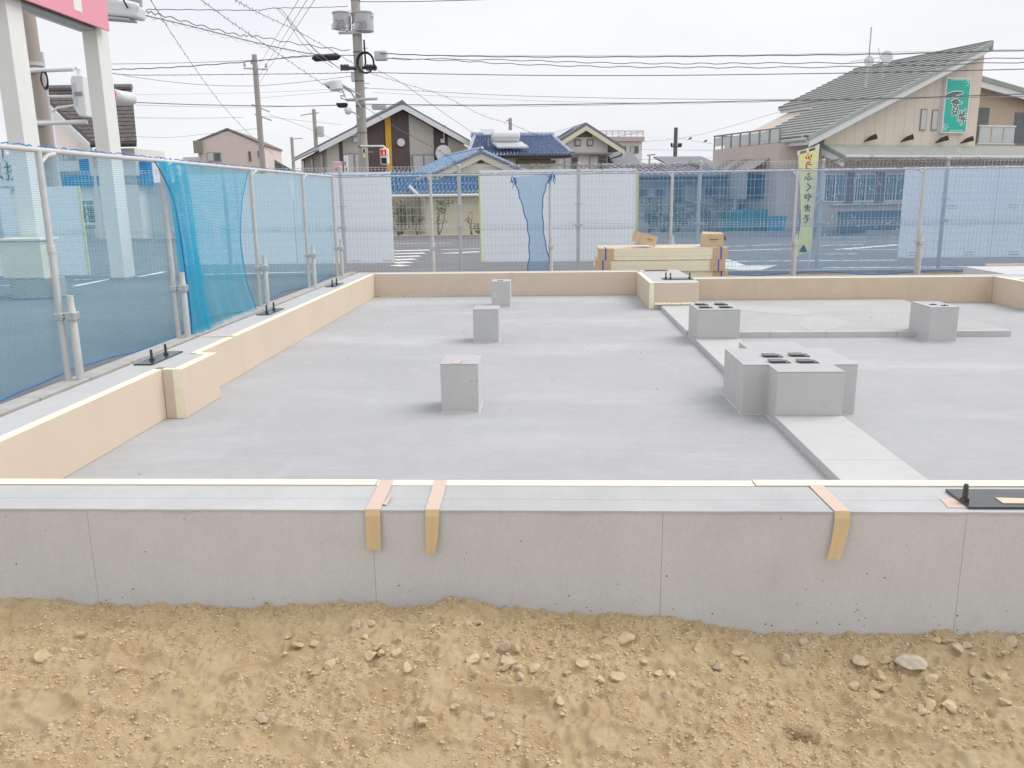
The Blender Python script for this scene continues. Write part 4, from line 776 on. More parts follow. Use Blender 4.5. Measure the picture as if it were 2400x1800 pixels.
A=PY(172,178,23.7); B=PY(205,276,23.7); vb=thing('signal_box','white upright signal housing hung on arms from the brownish pole','traffic signal',(A.x,23.7,B.z)); wv=B.x-A.x+.1; hv=A.z-B.z
obj('housing',MB().prism([(0,.25),(.12,.02),(wv,0),(wv,hv),(.06,hv),(0,hv-.1)],-.2,.25),mat('signal_white',None),vb,bevel=.04); obj('side_panel',MB().box(.03,wv*.42,-.21,-.2005,.3,hv-.2),mat('panel_grey',S(206,209,216),.6),vb); obj('name_plate',MB().box(.08,.3,-.216,-.2105,hv*.5,hv*.6),M_alu,vb)
obj('hanger',MB().tube([(wv*.5,0,hv-.02),(wv*.5,0,hv+.16),(wv*.3,0,hv+.22)],.07,8),mat('signal_white',None),vb)
for (a,b) in (((112,226),(178,226)),((122,262),(180,246))): obj('support_tube',MB().tube([PY(*a,23.7)-vb.location,PY(a[0]+12,a[1]-9 if a[1]>240 else a[1],23.7)-vb.location,PY(*b,23.7)-vb.location],.035,6),mat('signal_white',None),vb)
rs_=thing('red_signal','round hooded traffic light glowing red behind the right sign post','traffic signal',tuple(PY(284,229,27))); 
prof=[]; hd=obj('hood',MB().tube([(-.1,-.35,.04),(.05,-.05,0),(.22,.3,0)],[.2,.2,.19],20,cap=False),mat('signal_white',None),rs_,smooth=True); so2=hd.modifiers.new('solid','SOLIDIFY'); so2.thickness=.012
obj('red_lens',MB().tube([(-.04,-.2,.02),(.02,-.1,0)],.175,20),mat('bright_red_lens',(.8,.02,.2),.3,emit=.45),rs_); obj('signal_body',MB().box(-1.1,.22,.1,.32,-.2,.2),mat('signal_white',None),rs_,bevel=.08)
# signal / lamp head at the top left
A=PY(251,25,19);B=PY(340,42,19); th_=thing('overhead_signal','white overhead signal housing on twin tubes at the sign panel edge','traffic signal',tuple(A)); d=B-A
obj('housing',MB().hexa([(-.9,-.15,-.02),(d.x-.12,-.15,d.z-.02),(d.x-.08,-.15,d.z+.24),(-.9,-.15,.46)],[(-.9,.3,-.02),(d.x-.12,.3,d.z-.02),(d.x-.08,.3,d.z+.24),(-.9,.3,.46)]),mat('signal_white',None),th_,bevel=.05)
obj('louvre',MB().hexa([(-.8,-.12,-.1),(d.x-.3,-.12,d.z-.06),(d.x-.3,-.12,d.z-.021),(-.8,-.12,-.021)],[(-.8,.25,-.1),(d.x-.3,.25,d.z-.06),(d.x-.3,.25,d.z-.021),(-.8,.25,-.021)]),M_metal,th_)
for k in (0,1): obj('support_tube',MB().tube([(-.9,-.1,.62+.2*k),(d.x-.02,-.1,d.z+.32+.13*k)],.05,8),M_metal,th_,smooth=True)
obj('end_clamp',MB().tube([(d.x-.02,-.1,d.z+.2),(d.x+.02,-.1,d.z+.62)],.035,8),M_metal,th_); obj('cable',MB().tube([(d.x*.35,-.2,.6),(d.x*.5,-.22,.35),(d.x*.62,-.2,.1),(d.x*.68,-.2,.0)],.018,6),M_blk,th_)
# ---------------------------------------------------------------- overhead wires
WG='overhead wires'
def wire(pts,Ys,r,label,m=None,wav=0,spike=0):
    Y0,Y1=Ys; n=len(pts); P=[]; X0,X1=pts[0][0],pts[-1][0]; L=[Vector((a,b,0)) for a,b in pts]
    # smooth path through the traced points
    for k in range(61):
        f=k/60*(n-1); i=min(int(f),n-2); t=f-i; p0=L[max(i-1,0)];p1=L[i];p2=L[i+1];p3=L[min(i+2,n-1)]
        c=.5*((2*p1)+(p2-p0)*t+(2*p0-5*p1+4*p2-p3)*t*t+(3*p1-p0-3*p2+p3)*t**3); s_=k/60
        q=PY(c.x,c.y,Y0+(Y1-Y0)*s_); q.z+=wav*math.sin(k*1.6); P.append(q)
    m_=MB().tube(P,r*.56,5)
    if spike:
        for k in range(2,60,2): m_.tube([P[k],P[k]+Vector((0,0,spike*(1 if k%4 else -1)))],r*.5,3)
    return tag(obj('overhead_wire',m_,m or M_wire),label,'wire',WG)
rgt='dark cable running from the stout pole over the dining house roof'
wire([(880,124),(985,129),(1200,133),(1500,133),(1800,130),(2100,126),(2440,117)],(28.7,24),.028,'thickest twisted cable running from the stout pole over the dining house',wav=.008)
wire([(985,129),(1200,130),(1500,130),(1800,128),(2440,114)],(28.7,24),.008,'thin messenger strand just above the thickest twisted cable',M_wireg)
wire([(905,137),(1200,141),(1400,147),(1600,149),(1800,148),(2100,146),(2440,133)],(28.7,24),.02,'wavy dark cable below the thickest twisted cable',wav=.02)
wire([(905,138),(1060,142),(1200,150),(1400,156),(1600,158),(1800,158),(2100,155),(2440,144)],(28.7,24),.02,'lower of two wavy dark cables crossing to the dining house',wav=.02)
wire([(860,170),(1200,176),(1500,177),(1800,174),(2100,169),(2440,161)],(28.7,24),.022,'straight dark cable under the two wavy cables')
wire([(852,206),(1000,214),(1200,224),(1500,231),(1800,233),(2100,231),(2440,226)],(28.9,25),.014,'thin grey line sagging between pole and dining house sign',M_wireg)
wire([(870,216),(1200,234),(1400,240),(1560,242)],(29,27),.008,'faintest line below the thin sagging one',M_wireg)
wire([(850,244),(1030,246),(1200,246),(1500,242),(1800,236),(2100,230),(2440,219)],(28.7,24),.024,'lowest dark cable crossing before the dining house sign')
wire([(850,249),(1030,248),(1200,249),(1500,245),(1800,239),(2100,233),(2440,223)],(28.7,24),.01,'thin strand lashed to the lowest dark cable',M_wireg,wav=.012)
wire([(882,163),(950,200),(1040,265),(1122,320)],(28.7,36),.014,'service drop slanting from the pole to the blue tiled roof')
wire([(868,172),(960,200),(1040,225),(1130,270),(1200,292),(1260,318),(1340,355),(1420,375)],(28.7,34),.012,'spiked line drooping from the pole past the blue roofs',spike=.06)
wire([(848,245),(930,300),(1040,360),(1080,394)],(28.6,20),.014,'spiked line dropping from the pole in front of the brown house',spike=.05)
wire([(838,4),(914,4),(1000,3),(1200,-3)],(28.9,26),.02,'insulated jumper at the very top right of the pole',M_wire)
wire([(345,22),(480,23),(600,24),(640,19),(728,18),(815,15)],(20,28.8),.018,'top cable from the overhead signal to the pole head',wav=.006)
wire([(640,19),(660,24),(690,60),(740,120),(795,160)],(27,28.8),.016,'curved bundle strand bending down to the crossarm'); wire([(650,21),(700,75),(745,122),(800,163)],(27,28.8),.014,'second curved bundle strand beside the crossarm',M_wireg); wire([(672,40),(700,90),(732,124),(780,158)],(27,28.8),.014,'third curved bundle strand above the crossarm',M_wireg)
wire([(340,26),(380,36),(470,60),(560,82),(600,85),(700,103),(820,119)],(19.5,28.8),.022,'wavy cable falling from the overhead signal to the pole',wav=.03)
wire([(335,35),(450,62),(600,100),(680,117),(740,127),(830,130)],(19.5,28.8),.022,'double cable falling under the wavy one',spike=.03); wire([(330,36),(450,66),(600,105),(740,130)],(19.5,28.8),.008,'lacing strand under the falling double cable',M_wireg,wav=.04)
wire([(350,-5),(400,75),(450,150),(520,245),(600,330),(640,360)],(17,40),.012,'steep spiked line descending before the pink gable building',spike=.06)
wire([(465,-5),(540,50),(600,90),(680,145),(773,208)],(18,28.5),.013,'spiked line descending to the white signal head',spike=.06)
wire([(545,-4),(600,27),(710,80),(830,150)],(18,28.7),.013,'spiked line descending to the crossarm',spike=.06)
for a,b,lab in (((702,-4),(600,165),'first of three straight lines rising over the slim pole'),((722,-4),(600,190),'second of three straight lines rising over the slim pole'),((740,-4),(604,200),'third of three straight lines rising over the slim pole')): wire([a,((a[0]+b[0])/2,(a[1]+b[1])/2),b],(20,52),.014,lab)
wire([(255,163),(400,158),(600,143),(690,133),(790,128)],(26,28.8),.026,'dark twisted cable from the brownish pole to the splice case',wav=.01); wire([(255,150),(400,148),(600,141),(740,131)],(26,28.8),.014,'thinner cable just above the dark twisted one')
wire([(262,172),(330,176),(600,174),(760,172),(850,168)],(26,28.8),.018,'laced cable level with the coil of spare cable',spike=.03); wire([(290,177),(400,192),(500,200),(600,201),(700,193),(830,178)],(26,28.8),.015,'slack cable sagging left of the coil',M_wireg)
wire([(318,240),(450,245),(600,248),(700,249),(800,246)],(26,28.8),.022,'dark cable carrying the black splice case'); wire([(318,246),(450,250),(600,251),(790,247)],(26,28.8),.01,'thin strand under the cable with the black case',M_wireg)
wire([(316,222),(600,217),(860,205)],(40,29),.01,'faint level line over the pink gable building',M_wireg); wire([(320,276),(450,277),(570,275)],(40,50),.02,'faint line ending at the slim pole',M_wireg); wire([(320,320),(400,322),(500,312),(612,300)],(45,52),.018,'low faint line over the pink gable roof',M_wireg); wire([(600,230),(700,222),(860,208)],(50,29),.012,'faint rising line from the slim pole to the stout pole',M_wireg)
wire([(630,268),(680,285),(720,300),(790,330)],(52,45),.02,'faint drooping line behind the stout pole',M_wireg); wire([(615,272),(700,282),(800,292)],(52,60),.02,'faint line to the distant transformer pole',M_wireg)
wire([(1300,342),(1440,336),(1585,325),(1680,305),(1900,240)],(70,50),.018,'faint line rising to the dining house roof',M_wireg); wire([(1410,340),(1500,350),(1670,352)],(75,60),.02,'faint level line through the dark distant pole',M_wireg); wire([(1588,324),(1670,337)],(75,55),.02,'short line with two birds beside the dark pole',M_wireg); wire([(1345,372),(1500,374),(1670,370)],(90,70),.022,'lowest faint line over the low roofs',M_wireg)
for px,py in ((1617,327),(1653,333)):
    p=PY(px,py,66); t=thing('bird','small dark bird perched on the short line beside the distant pole','bird',tuple(p),0,'birds on the wire'); obj('body',MB().tube([(-.14,0,0),(-.05,0,.06),(.05,0,.09),(.12,0,.05)],[.01,.05,.07,.03],8),M_dark,t,smooth=True); obj('head',MB().lathe([(.01,0),(.045,.03),(.03,.08)],(.1,0,.1),8),M_dark,t)
# ---------------------------------------------------------------- dining house with the long tiled roof
def tilted(u0,z0,u1,z1,n,v0,v1,th=.05,lift=.035):
    """n lapped courses up a slope in the u direction; returns list of MB"""
    out=[]; L=math.hypot(u1-u0,z1-z0); nx,nz=-(z1-z0)/L,(u1-u0)/L
    for k in range(n):
        a,b=k/n,(k+1.12)/n if k<n-1 else 1
        ua,za=u0+(u1-u0)*a,z0+(z1-z0)*a; ub,zb=u0+(u1-u0)*b,z0+(z1-z0)*b
        lo=(ua+nx*lift,za+nz*lift); hi=(ub,zb)
        out.append(((ua,za),(ub,zb),MB().prism([(ua,za),(ub,zb),(ub+nx*.012,zb+nz*.012),(ua+nx*(lift+th*.3),za+nz*(lift+th*.3))],v0,v1)))
    return out
F=Fr(1921,500,30.5,R(22)); rt=F.root('dining_house','large beige dining house with a steep grey-green tiled roof and teal sign','building')
M_peach=mat('peach_siding',S(224,212,198),.75,.04,1.5); M_peachd=mat('peach_wall',S(208,197,187),.8,.05,1.2); M_rtile=mat('roof_tile_green',S(158,160,157),.7,.1,5,c2=S(140,144,140)); M_trim=mat('white_trim',S(228,230,230),.5); M_gtile=mat('rake_tile_green',S(156,168,156),.6,.14,8)
a=F.uz(1895,319,-.4); b=F.uz(2323,99,-.4); vb=F.vz(2002,162,b[0])[0]; v1=F.vz(1745,331,a[0])[0]; u2=F.uz(1830,249,vb)[0]
sl_=(b[1]-a[1])/(b[0]-a[0]); zr=lambda u:a[1]+(u-a[0])*sl_
uR=F.uz(2300,200,0)[0]; vb=min(max(vb,6),22); v1=min(max(v1,3),vb-1.5); u2=min(max(u2,a[0]+.8),b[0]-3)
obj('wall',MB().prism([(0,0),(uR,0),(uR,zr(uR)-.32),(0,zr(0)-.32)],.032,vb-.4),M_peachd,rt)
n=int((b[0]-a[0])/math.cos(math.atan(sl_))/.30); nlow=int(n*(u2-a[0])/(b[0]-a[0]))
roof=obj('roof',MB().prism([(a[0]+.05,zr(a[0]+.05)-.12),(b[0],b[1]-.12),(b[0],b[1]-.002),(a[0]+.05,zr(a[0]+.05)-.002)],-.36,v1-.05).prism([(u2,zr(u2)-.12),(b[0],b[1]-.12),(b[0],b[1]-.002),(u2,zr(u2)-.002)],v1-.04,vb-.05),M_rtile,rt)
for k,(p,q,m) in enumerate(tilted(a[0],a[1],b[0],b[1],n,0,1)):
    mm=MB().add([(x,(-.38 if y<.5 else (v1 if k<nlow else vb)),z) for x,y,z in m.v],m.f); obj('tile_course',mm,M_rtile,roof)
    obj('rake_tile',MB().prism([(p[0],p[1]-.14),(q[0],q[1]-.14),(q[0],q[1]+.015),(p[0],p[1]+.055)],-.47,-.385),mat('rake_tile_grey',S(176,182,176),.6,.1,6),roof,bevel=.01,seg=1)
obj('barge_board',MB().prism([(a[0]+.02,a[1]-.36),(b[0]-.12,b[1]-.36),(b[0]-.12,b[1]-.145),(a[0]+.02,a[1]-.145)],-.44,-.39),M_trim,rt); obj('soffit',MB().prism([(a[0]+.02,a[1]-.2),(b[0]-.12,b[1]-.2),(b[0]-.12,b[1]-.15),(a[0]+.02,a[1]-.15)],-.388,0.0),M_trim,rt)
obj('ridge_cap',MB().box(b[0]-.06,b[0]+.1,-.42,vb,b[1]-.3,b[1]+.06),M_rtile,rt)
for v0_,v1_,uu in ((-.36,v1,a[0]),(v1,vb,u2)): obj('gutter',MB().tube([(uu-.06,v0_,zr(uu)-.1),(uu-.06,v1_,zr(uu)-.1)],.07,8),M_metal,rt); obj('fascia',MB().box(uu-.01,uu+.04,v0_,v1_,zr(uu)-.28,zr(uu)-.05),M_trim,rt)
zp=F.uz(2000,340,0)[1]
npn=int(uR/.42)
for k in range(npn):
    u0,u1=k*uR/npn,(k+1)*uR/npn; obj('siding_panel',MB().prism([(u0+.004,zp-.1),(u1-.004,zp-.1),(u1-.004,zr(u1)-.33),(u0+.004,zr(u0)-.33)],0,.03),M_peach,rt)
for k in range(npn*2): u0,u1=k*uR/npn/2,(k+1)*uR/npn/2; 
# slit windows
for (x0,y0,x1,y1) in ((1322,940,1362,1130),(1420,945,1462,1130)):
    p=F.uz(*q4(x0,y0),0);q=F.uz(*q4(x1,y1),0); wn=obj('slit_window',MB().box(p[0],p[0]+.28,-.03,.0,q[1],p[1]),M_alu,rt); obj('pane',MB().box(p[0]+.03,p[0]+.25,-.034,-.031,q[1]+.05,p[1]-.05),M_curt,wn)
# spot lamps
for x,y in ((885,1195),(1200,1198),(1500,1207),(1717,1212)):
    p=F.uz(*q4(x,y),-.15); lp=obj('spot_lamp',MB().tube([(p[0]+.14,-.3,p[1]+.06),(p[0]-.02,-.18,p[1]),(p[0]-.1,-.1,p[1]-.06)],[.1,.08,.05],10),mat('lamp_brown',S(74,64,60),.5),rt,smooth=True); obj('lamp_arm',MB().tube([(p[0]-.1,-.1,p[1]-.06),(p[0]-.1,.0,p[1]-.09)],.03,6),M_dark,lp)
# teal sign
M_teal=mat('teal_board',S(60,190,170),.5,.03,2); p0=F.uz(*q4(1495,1150),-.12);p1=F.uz(*q4(1707,1155),-.12);pt_=F.uz(*q4(1545,668),-.12); su0,su1,sz0,sz1=p0[0],p1[0],p0[1],pt_[1]
sb=thing('teal_sign_board','upright teal sign board with grey brush lettering on the beige gable','sign',tuple(F.o+F.U*su0),F.th); SWd=su1-su0; SH=sz1-sz0
obj('frame',MB().box(0,SWd,-.14,-.002,sz0,sz1),M_trim,sb,bevel=.01); fc=obj('face',MB().box(.05,SWd-.05,-.146,-.1405,sz0+.05,sz1-.05),M_teal,sb)
def sgn_pt(x,y): p=F.uz(2180+x*.09646,170+y*.09646,-.15); return (p[0]-su0,p[1])
M_brw=mat('lettering_white',S(240,246,244),.5); M_brg=mat('lettering_grey',S(112,116,120),.5)
strokes=[([(400,575),(470,560),(560,525),(650,505),(750,490),(800,495)],[30,46,42,34,18,6]),([(525,715),(590,680),(640,670),(690,705)],[14,20,22,14]),([(525,720),(620,735),(700,740),(780,735)],[16,20,16,6]),([(600,690),(570,740),(570,790),(620,800),(660,760)],[10,14,14,12,8]),([(650,810),(665,860),(650,930),(630,1010)],[10,16,16,12]),([(640,830),(580,860),(555,930),(580,990),(640,960)],[10,16,18,14,10]),([(590,910),(620,920)],[12,14]),([(540,1025),(590,990)],[16,12]),([(610,985),(640,1030)],[12,12]),
 ([(740,930),(735,1000),(720,1060),(660,1160)],[12,14,14,8]),([(690,1030),(770,1030),(890,1030)],[12,14,6]),([(800,930),(800,1000),(770,1060)],[12,12,8]),([(855,895),(830,980),(800,1050)],[10,14,10]),([(720,1120),(790,1125),(890,1140)],[14,16,8]),([(790,1130),(810,1180),(780,1240),(730,1262)],[12,14,12,6]),([(740,1060),(790,1090),(850,1090)],[8,12,8]),([(700,1180),(715,1150)],[8,8])]
def ribbon(pts,ws,ex,d0,d1,name,m,parent):
    P=[Vector(sgn_pt(*p)+(0,)) for p in pts]; k=abs(sgn_pt(100,0)[0]-sgn_pt(0,0)[0])/100; nn=(len(P)-1)*6; A=[];B=[]
    for i in range(nn+1):
        f=i/nn*(len(P)-1); j=min(int(f),len(P)-2); t=f-j; q0,q1_,q2_,q3_=P[max(j-1,0)],P[j],P[j+1],P[min(j+2,len(P)-1)]
        c=.5*((2*q1_)+(q2_-q0)*t+(2*q0-5*q1_+4*q2_-q3_)*t*t+(3*q1_-q0-3*q2_+q3_)*t**3); A.append(c); B.append((ws[j]*(1-t)+ws[j+1]*t+ex)*k)
    vs=[];
    for i,c in enumerate(A):
        d=(A[min(i+1,nn)]-A[max(i-1,0)]).normalized(); nrm=Vector((-d.y,d.x,0)); e=-d*B[i]*.6 if i==0 else (d*B[i]*.6 if i==nn else Vector((0,0,0)))
        for s_ in (1,-1): q=c+e+nrm*B[i]*s_; vs.append((q.x,d0,q.y))
    m_=MB().add(vs,[(2*i,2*i+2,2*i+3,2*i+1) for i in range(nn)]); o=obj(name,m_,m,parent); 
    return o
for i,(pts,ws) in enumerate(strokes): ribbon(pts,ws,15,-.1475-.0002*i,0,'letter_outline',M_brw,fc); ribbon(pts,ws,0,-.1525-.0002*i,0,'brush_stroke',M_brg,fc)
for k in range(26): # corner scrolls
    t=k/25; 
    for (cx_,cy_,sx_,sy_) in ((930,230,1,1),(370,1350,-1,-1)):
        an_=random.uniform(0,1.57); rr_=random.uniform(10,190); x=cx_+sx_*(60-rr_*math.cos(an_)*.8); y=cy_+sy_*(-40+rr_*math.sin(an_)*1.1); dx=random.uniform(-30,30);dy=random.uniform(-26,26); xx=min(max(x,330 if sx_<0 else 500),985 if sx_>0 else 520); ribbon([(xx,y),(xx+dx*.5,y+dy),(xx+dx,y+dy*.4)],[3,6,2],0,-.1478,0,'scroll_ornament',M_brw,fc)
for y_,xa0,xb0 in ((185,505,830),(1422,480,805)):
    for k in range(13): x=xa0+(xb0-xa0)*k/13; ribbon([(x,y_-8),(x+16,y_-8)],[13,13],0,-.148,0,'pattern_mark',mat('lettering_pale',S(170,226,214),.5),fc)
# pent roof, rake tiles, gutter
g0=F.uz(1966,370,-1.05); ue=14.0; ztop_=zp; zlow=g0[1]+.06; npr=9
pr=obj('pent_roof',MB().prism([(-1.05,zlow-.12),(0,ztop_-.12),(0,ztop_-.01),(-1.05,zlow-.01)],-.06,ue,'vz'),M_trim,rt)
for k in range(npr):
    va,vc=-1.1+1.1*k/npr,-1.1+1.1*min(1,(k+1.1)/npr); za_=zlow+(ztop_-zlow)*k/npr; zc_=zlow+(ztop_-zlow)*min(1,(k+1.1)/npr)
    obj('tile_course',MB().prism([(va,za_),(vc,zc_),(vc,zc_+.012),(va,za_+.045)],.0,ue,'vz'),mat('pent_tile',S(184,188,179),.65,.1,5),pr)
    obj('rake_tile',MB().prism([(va,za_-.1),(vc-.02,zc_-.1),(vc-.02,zc_+.03),(va,za_+.06)],-.12,-.005,'vz'),M_gtile,pr,bevel=.01,seg=1)
obj('barge_board',MB().prism([(-1.1,zlow-.34),(0,ztop_-.34),(0,ztop_-.11),(-1.1,zlow-.11)],-.1,-.065,'vz'),M_trim,rt); obj('gutter',MB().tube([(-.05,-1.15,zlow-.03),(ue,-1.15,zlow-.03)],.06,8),M_metal,rt)
# ground-floor front wall, windows, louvred piers
obj('wall',MB().box(.02,ue,-.06,-.002,0,ztop_-.14),M_peachd,rt); wz0=F.uz(*q8(480,645),-.06)[1]; wz1=F.uz(*q8(480,395),-.06)[1]
for x0,x1 in ((478,662),(742,922),(1002,1190),(1262,1440),(1510,1690)):
    ua_,ub_=F.uz(*q8(x0,500),-.06)[0],F.uz(*q8(x1,500),-.06)[0]; wn=obj('window',MB().box(ua_,ub_,-.11,-.061,wz0,wz1),M_trim,rt,bevel=.006,seg=1); um=(ua_+ub_)/2
    obj('pane',MB().box(ua_+.05,um-.02,-.115,-.111,wz0+.06,wz1-.05),M_glass,wn); obj('pane',MB().box(um+.03,ub_-.05,-.128,-.124,wz0+.06,wz1-.05),mat('blue_glass',(.16,.22,.27),.1,spec=.6),wn); obj('sash',MB().box(um-.02,um+.03,-.13,-.111,wz0+.02,wz1-.02),M_trim,wn)
    for k in range(1,4): obj('glazing_bar',MB().box(ua_+(um-ua_)*k/4-.012,ua_+(um-ua_)*k/4+.012,-.119,-.1155,wz0+.06,wz1-.05),M_trim,wn)
for x0,x1 in ((664,740),(924,1000),(1192,1260),(1442,1508)):
    ua_,ub_=F.uz(*q8(x0,500),-.06)[0],F.uz(*q8(x1,500),-.06)[0]; lv=obj('louvre_pier',MB().box(ua_,ub_,-.1,-.061,wz0-.05,wz1+.05),mat('louvre_brown',S(150,132,126),.7),rt)
    for k in range(16): z_=wz0+(wz1-wz0)*k/16; obj('slat',MB().prism([(-.13,z_),(-.101,z_+.02),(-.101,z_+.05),(-.13,z_+.03)],ua_+.01,ub_-.01,'vz'),mat('louvre_brown',None),lv)
obj('sill',MB().box(.4,ue-2,-.16,-.061,wz0-.1,wz0-.055),M_trim,rt)
p=F.uz(*q4(300,1190),-.2); obj('downpipe',MB().tube([F.o*0+Vector((F.uz(*q4(x,y),-.12)[0],-.12,F.uz(*q4(x,y),-.12)[1])) for x,y in ((295,1170),(298,1198),(330,1208),(420,1212),(425,1240),(425,1700))],.04,8),M_metal,rt)
# right wing with balcony
vw=2.6; wl=F.uz(2302,172,vw);wr=F.uz(2420,205,vw); obj('wing_wall',MB().prism([(uR+.02,0),(wr[0]+4,0),(wr[0]+4,wr[1]-1.2),(wr[0],wr[1]-.2),(uR+.02,wl[1]-.15)],vw,vw+6),mat('wing_peach',S(214,196,176),.75,.05,1),rt)
wing=obj('wing_roof',MB().prism([(uR+.02,wl[1]),(wr[0]+4.4,wr[1]-1.2),(wr[0]+4.4,wr[1]-1.05),(uR+.02,wl[1]+.16)],vw-.5,vw+6.3),M_rtile,rt); obj('barge_board',MB().prism([(uR+.02,wl[1]-.25),(wr[0]+4.4,wr[1]-1.45),(wr[0]+4.4,wr[1]-1.2),(uR+.02,wl[1]-.002)],vw-.56,vw-.505),M_trim,rt)
for k in range(14): t0=k/14; u_=uR+.05+(wr[0]+4.3-uR)*t0; z_=wl[1]+.16+(wr[1]-1.05-wl[1]-.16)*t0; dz_=(wr[1]-1.05-wl[1]-.16)/14; du_=(wr[0]+4.3-uR)/14; obj('rake_tile',MB().prism([(u_,z_-.17),(u_+du_-.01,z_+dz_-.17),(u_+du_-.01,z_+dz_+.01),(u_,z_+.01)],vw-.6,vw-.565),M_gtile,wing)
bq0=F.uz(*q4(1830,1080),1.0);bq1=F.uz(*q4(2125,1250),1.0); bal=obj('balcony',MB().box(bq0[0],bq1[0],1.0,vw-.002,bq1[1]-.3,bq1[1]),M_peachd,rt)
nb_=3
for k in range(nb_): uu0=bq0[0]+(bq1[0]-bq0[0])*k/nb_; obj('frosted_panel',MB().box(uu0+.04,uu0+(bq1[0]-bq0[0])/nb_-.04,1.0,1.03,bq1[1]+.08,bq0[1]-.06),mat('frosted',S(206,212,212),.3,.03,2),bal)
obj('balcony_rail',MB().box(bq0[0],bq1[0],.98,1.05,bq0[1]-.055,bq0[1]).box(bq0[0],bq1[0],.98,1.05,bq1[1]+.001,bq1[1]+.06),M_trim,bal); obj('balcony_rail',MB().box(bq0[0],bq0[0]+.05,1.051,vw-.004,bq1[1]+.02,bq0[1]),M_alu,bal)
dq0=F.uz(*q4(1815,930),vw);dq1=F.uz(*q4(1892,1080),vw); obj('door',MB().box(dq0[0],dq1[0],vw-.06,vw-.002,dq1[1]-.5,dq0[1]),mat('door_grey',S(120,122,118),.5),rt)
for x0,x1 in ((2138,2165),(2195,2222)): e0=F.uz(*q4(x0,970),vw);e1=F.uz(*q4(x1,1250),vw); wn=obj('slit_window',MB().box(e0[0],e1[0],vw-.05,vw-.002,e1[1],e0[1]),M_alu,rt); obj('pane',MB().box(e0[0]+.03,e1[0]-.03,vw-.055,vw-.051,e1[1]+.04,e0[1]-.04),M_glass,wn)
# terrace on the left side with glass rail and awnings
ut=-1.4; va_=F.vz(1786,320,ut)[0]; vc_=F.vz(1672,335,ut)[0]; va_,vc_=min(va_,vc_),max(va_,vc_); va_=max(va_,.5); zt_=F.vz(1673,351,ut)[1]; zrl=F.vz(1673,318,ut)[1]
obj('terrace_wing',MB().box(ut,-.002,va_-1,vc_,0,zt_),M_peachd,rt)
tr_=obj('terrace_rail',MB().box(ut,ut+.05,va_-1,vc_,zrl-.05,zrl).box(ut,-.01,vc_-.05,vc_,zrl-.049,zrl-.001),M_alu,rt); nr=7
for k in range(nr+1): v_=va_-1+(vc_-va_+1)*k/nr; obj('rail_post',MB().box(ut,ut+.05,v_-.025,v_+.025 if k<nr else v_-.052,zt_+.001,zrl-.051),M_alu,tr_)
for k in range(nr): v_=va_-1+(vc_-va_+1)*k/nr; w_=(vc_-va_+1)/nr; obj('glass_panel',MB().box(ut+.02,ut+.03,v_+.06,v_+w_-.08,zt_+.12,zrl-.1),mat('frosted',None),tr_)
for k in range(3): v_=va_-.5+k*(vc_-va_)/3; aw_=obj('awning',MB().prism([(ut-.9,zt_-1.0),(ut-.005,zt_-.5),(ut-.005,zt_-.46),(ut-.9,zt_-.96)],v_,v_+1.6).prism([(ut-.9,zt_-1.9),(ut-.88,zt_-1.9),(ut-.88,zt_-.99),(ut-.9,zt_-.99)],v_,v_+1.6),mat('awning_plastic',S(210,208,204),.4,.05,3,trans=.4),rt); obj('side_window',MB().box(ut-.04,ut-.002,v_+.2,v_+1.3,zt_-1.9,zt_-1.05),M_glass,rt)
# aerials
p=F.uz(*q4(865,560),2.0); A_=obj('aerial',MB().tube([(p[0],2,zr(p[0])-.1),(p[0]+.02,2,zr(p[0])+2.2)],.025,6).tube([(p[0]-.85,2,zr(p[0])+.95),(p[0]+.5,2,zr(p[0])+1.15)],.015,5).tube([(p[0]+.35,2,zr(p[0])+.75),(p[0]+.55,2,zr(p[0])+1.15),(p[0]+.42,2,zr(p[0])+1.5)],.012,5),M_metal,rt)
for x,y,ww in ((870,530,.16),(1022,498,.2)): c=F.uz(*q4(x,y),2.0); D=obj('satellite_dish',MB().tube([(c[0],1.98,c[1]),(c[0]+.02,2.06,c[1]),(c[0]+.03,2.1,c[1])],[ww*1.25,ww*.8,ww*.3],18),M_trim,rt,smooth=True); obj('dish_mast',MB().tube([(c[0],2.1,c[1]),(c[0],2.1,zr(c[0])-.05)],.03,6),M_metal,D)
# low dark fence in front of the dining house, road marker post
lf=thing('low_fence','low dark slatted fence along the dining house frontage','fence',tuple(F.o+F.V*(-.0)),F.th); uA=-.3
for k in range(34): u_=uA+k*.3; obj('fence_slat',MB().box(u_,u_+.285,-1.32,-1.29,.06,.78),mat('dark_slat',S(96,108,116),.7,.1,3),lf)
obj('fence_rail',MB().box(uA,uA+10.2,-1.285,-1.25,.7,.75).box(uA,uA+10.2,-1.285,-1.25,.12,.17),mat('dark_slat',None),lf)
rp=PZ(*q8(1012,905),.1); mk_=thing('marker_post','small yellow and white roadside marker post before the low fence','marker post',(rp.x,30.3,.09)); obj('post',MB().tube([(0,0,0),(0,0,.75)],.06,10),mat('marker_yellow',S(226,214,140),.6),mk_); obj('reflector',MB().tube([(0,0,.752),(0,0,1.0)],.085,10),mat('marker_green',S(150,200,180),.5),mk_); obj('red_disc',MB().tube([(0,-.09,.86),(0,-.1,.86)],.05,10),mat('marker_red',S(200,60,60),.5),mk_)
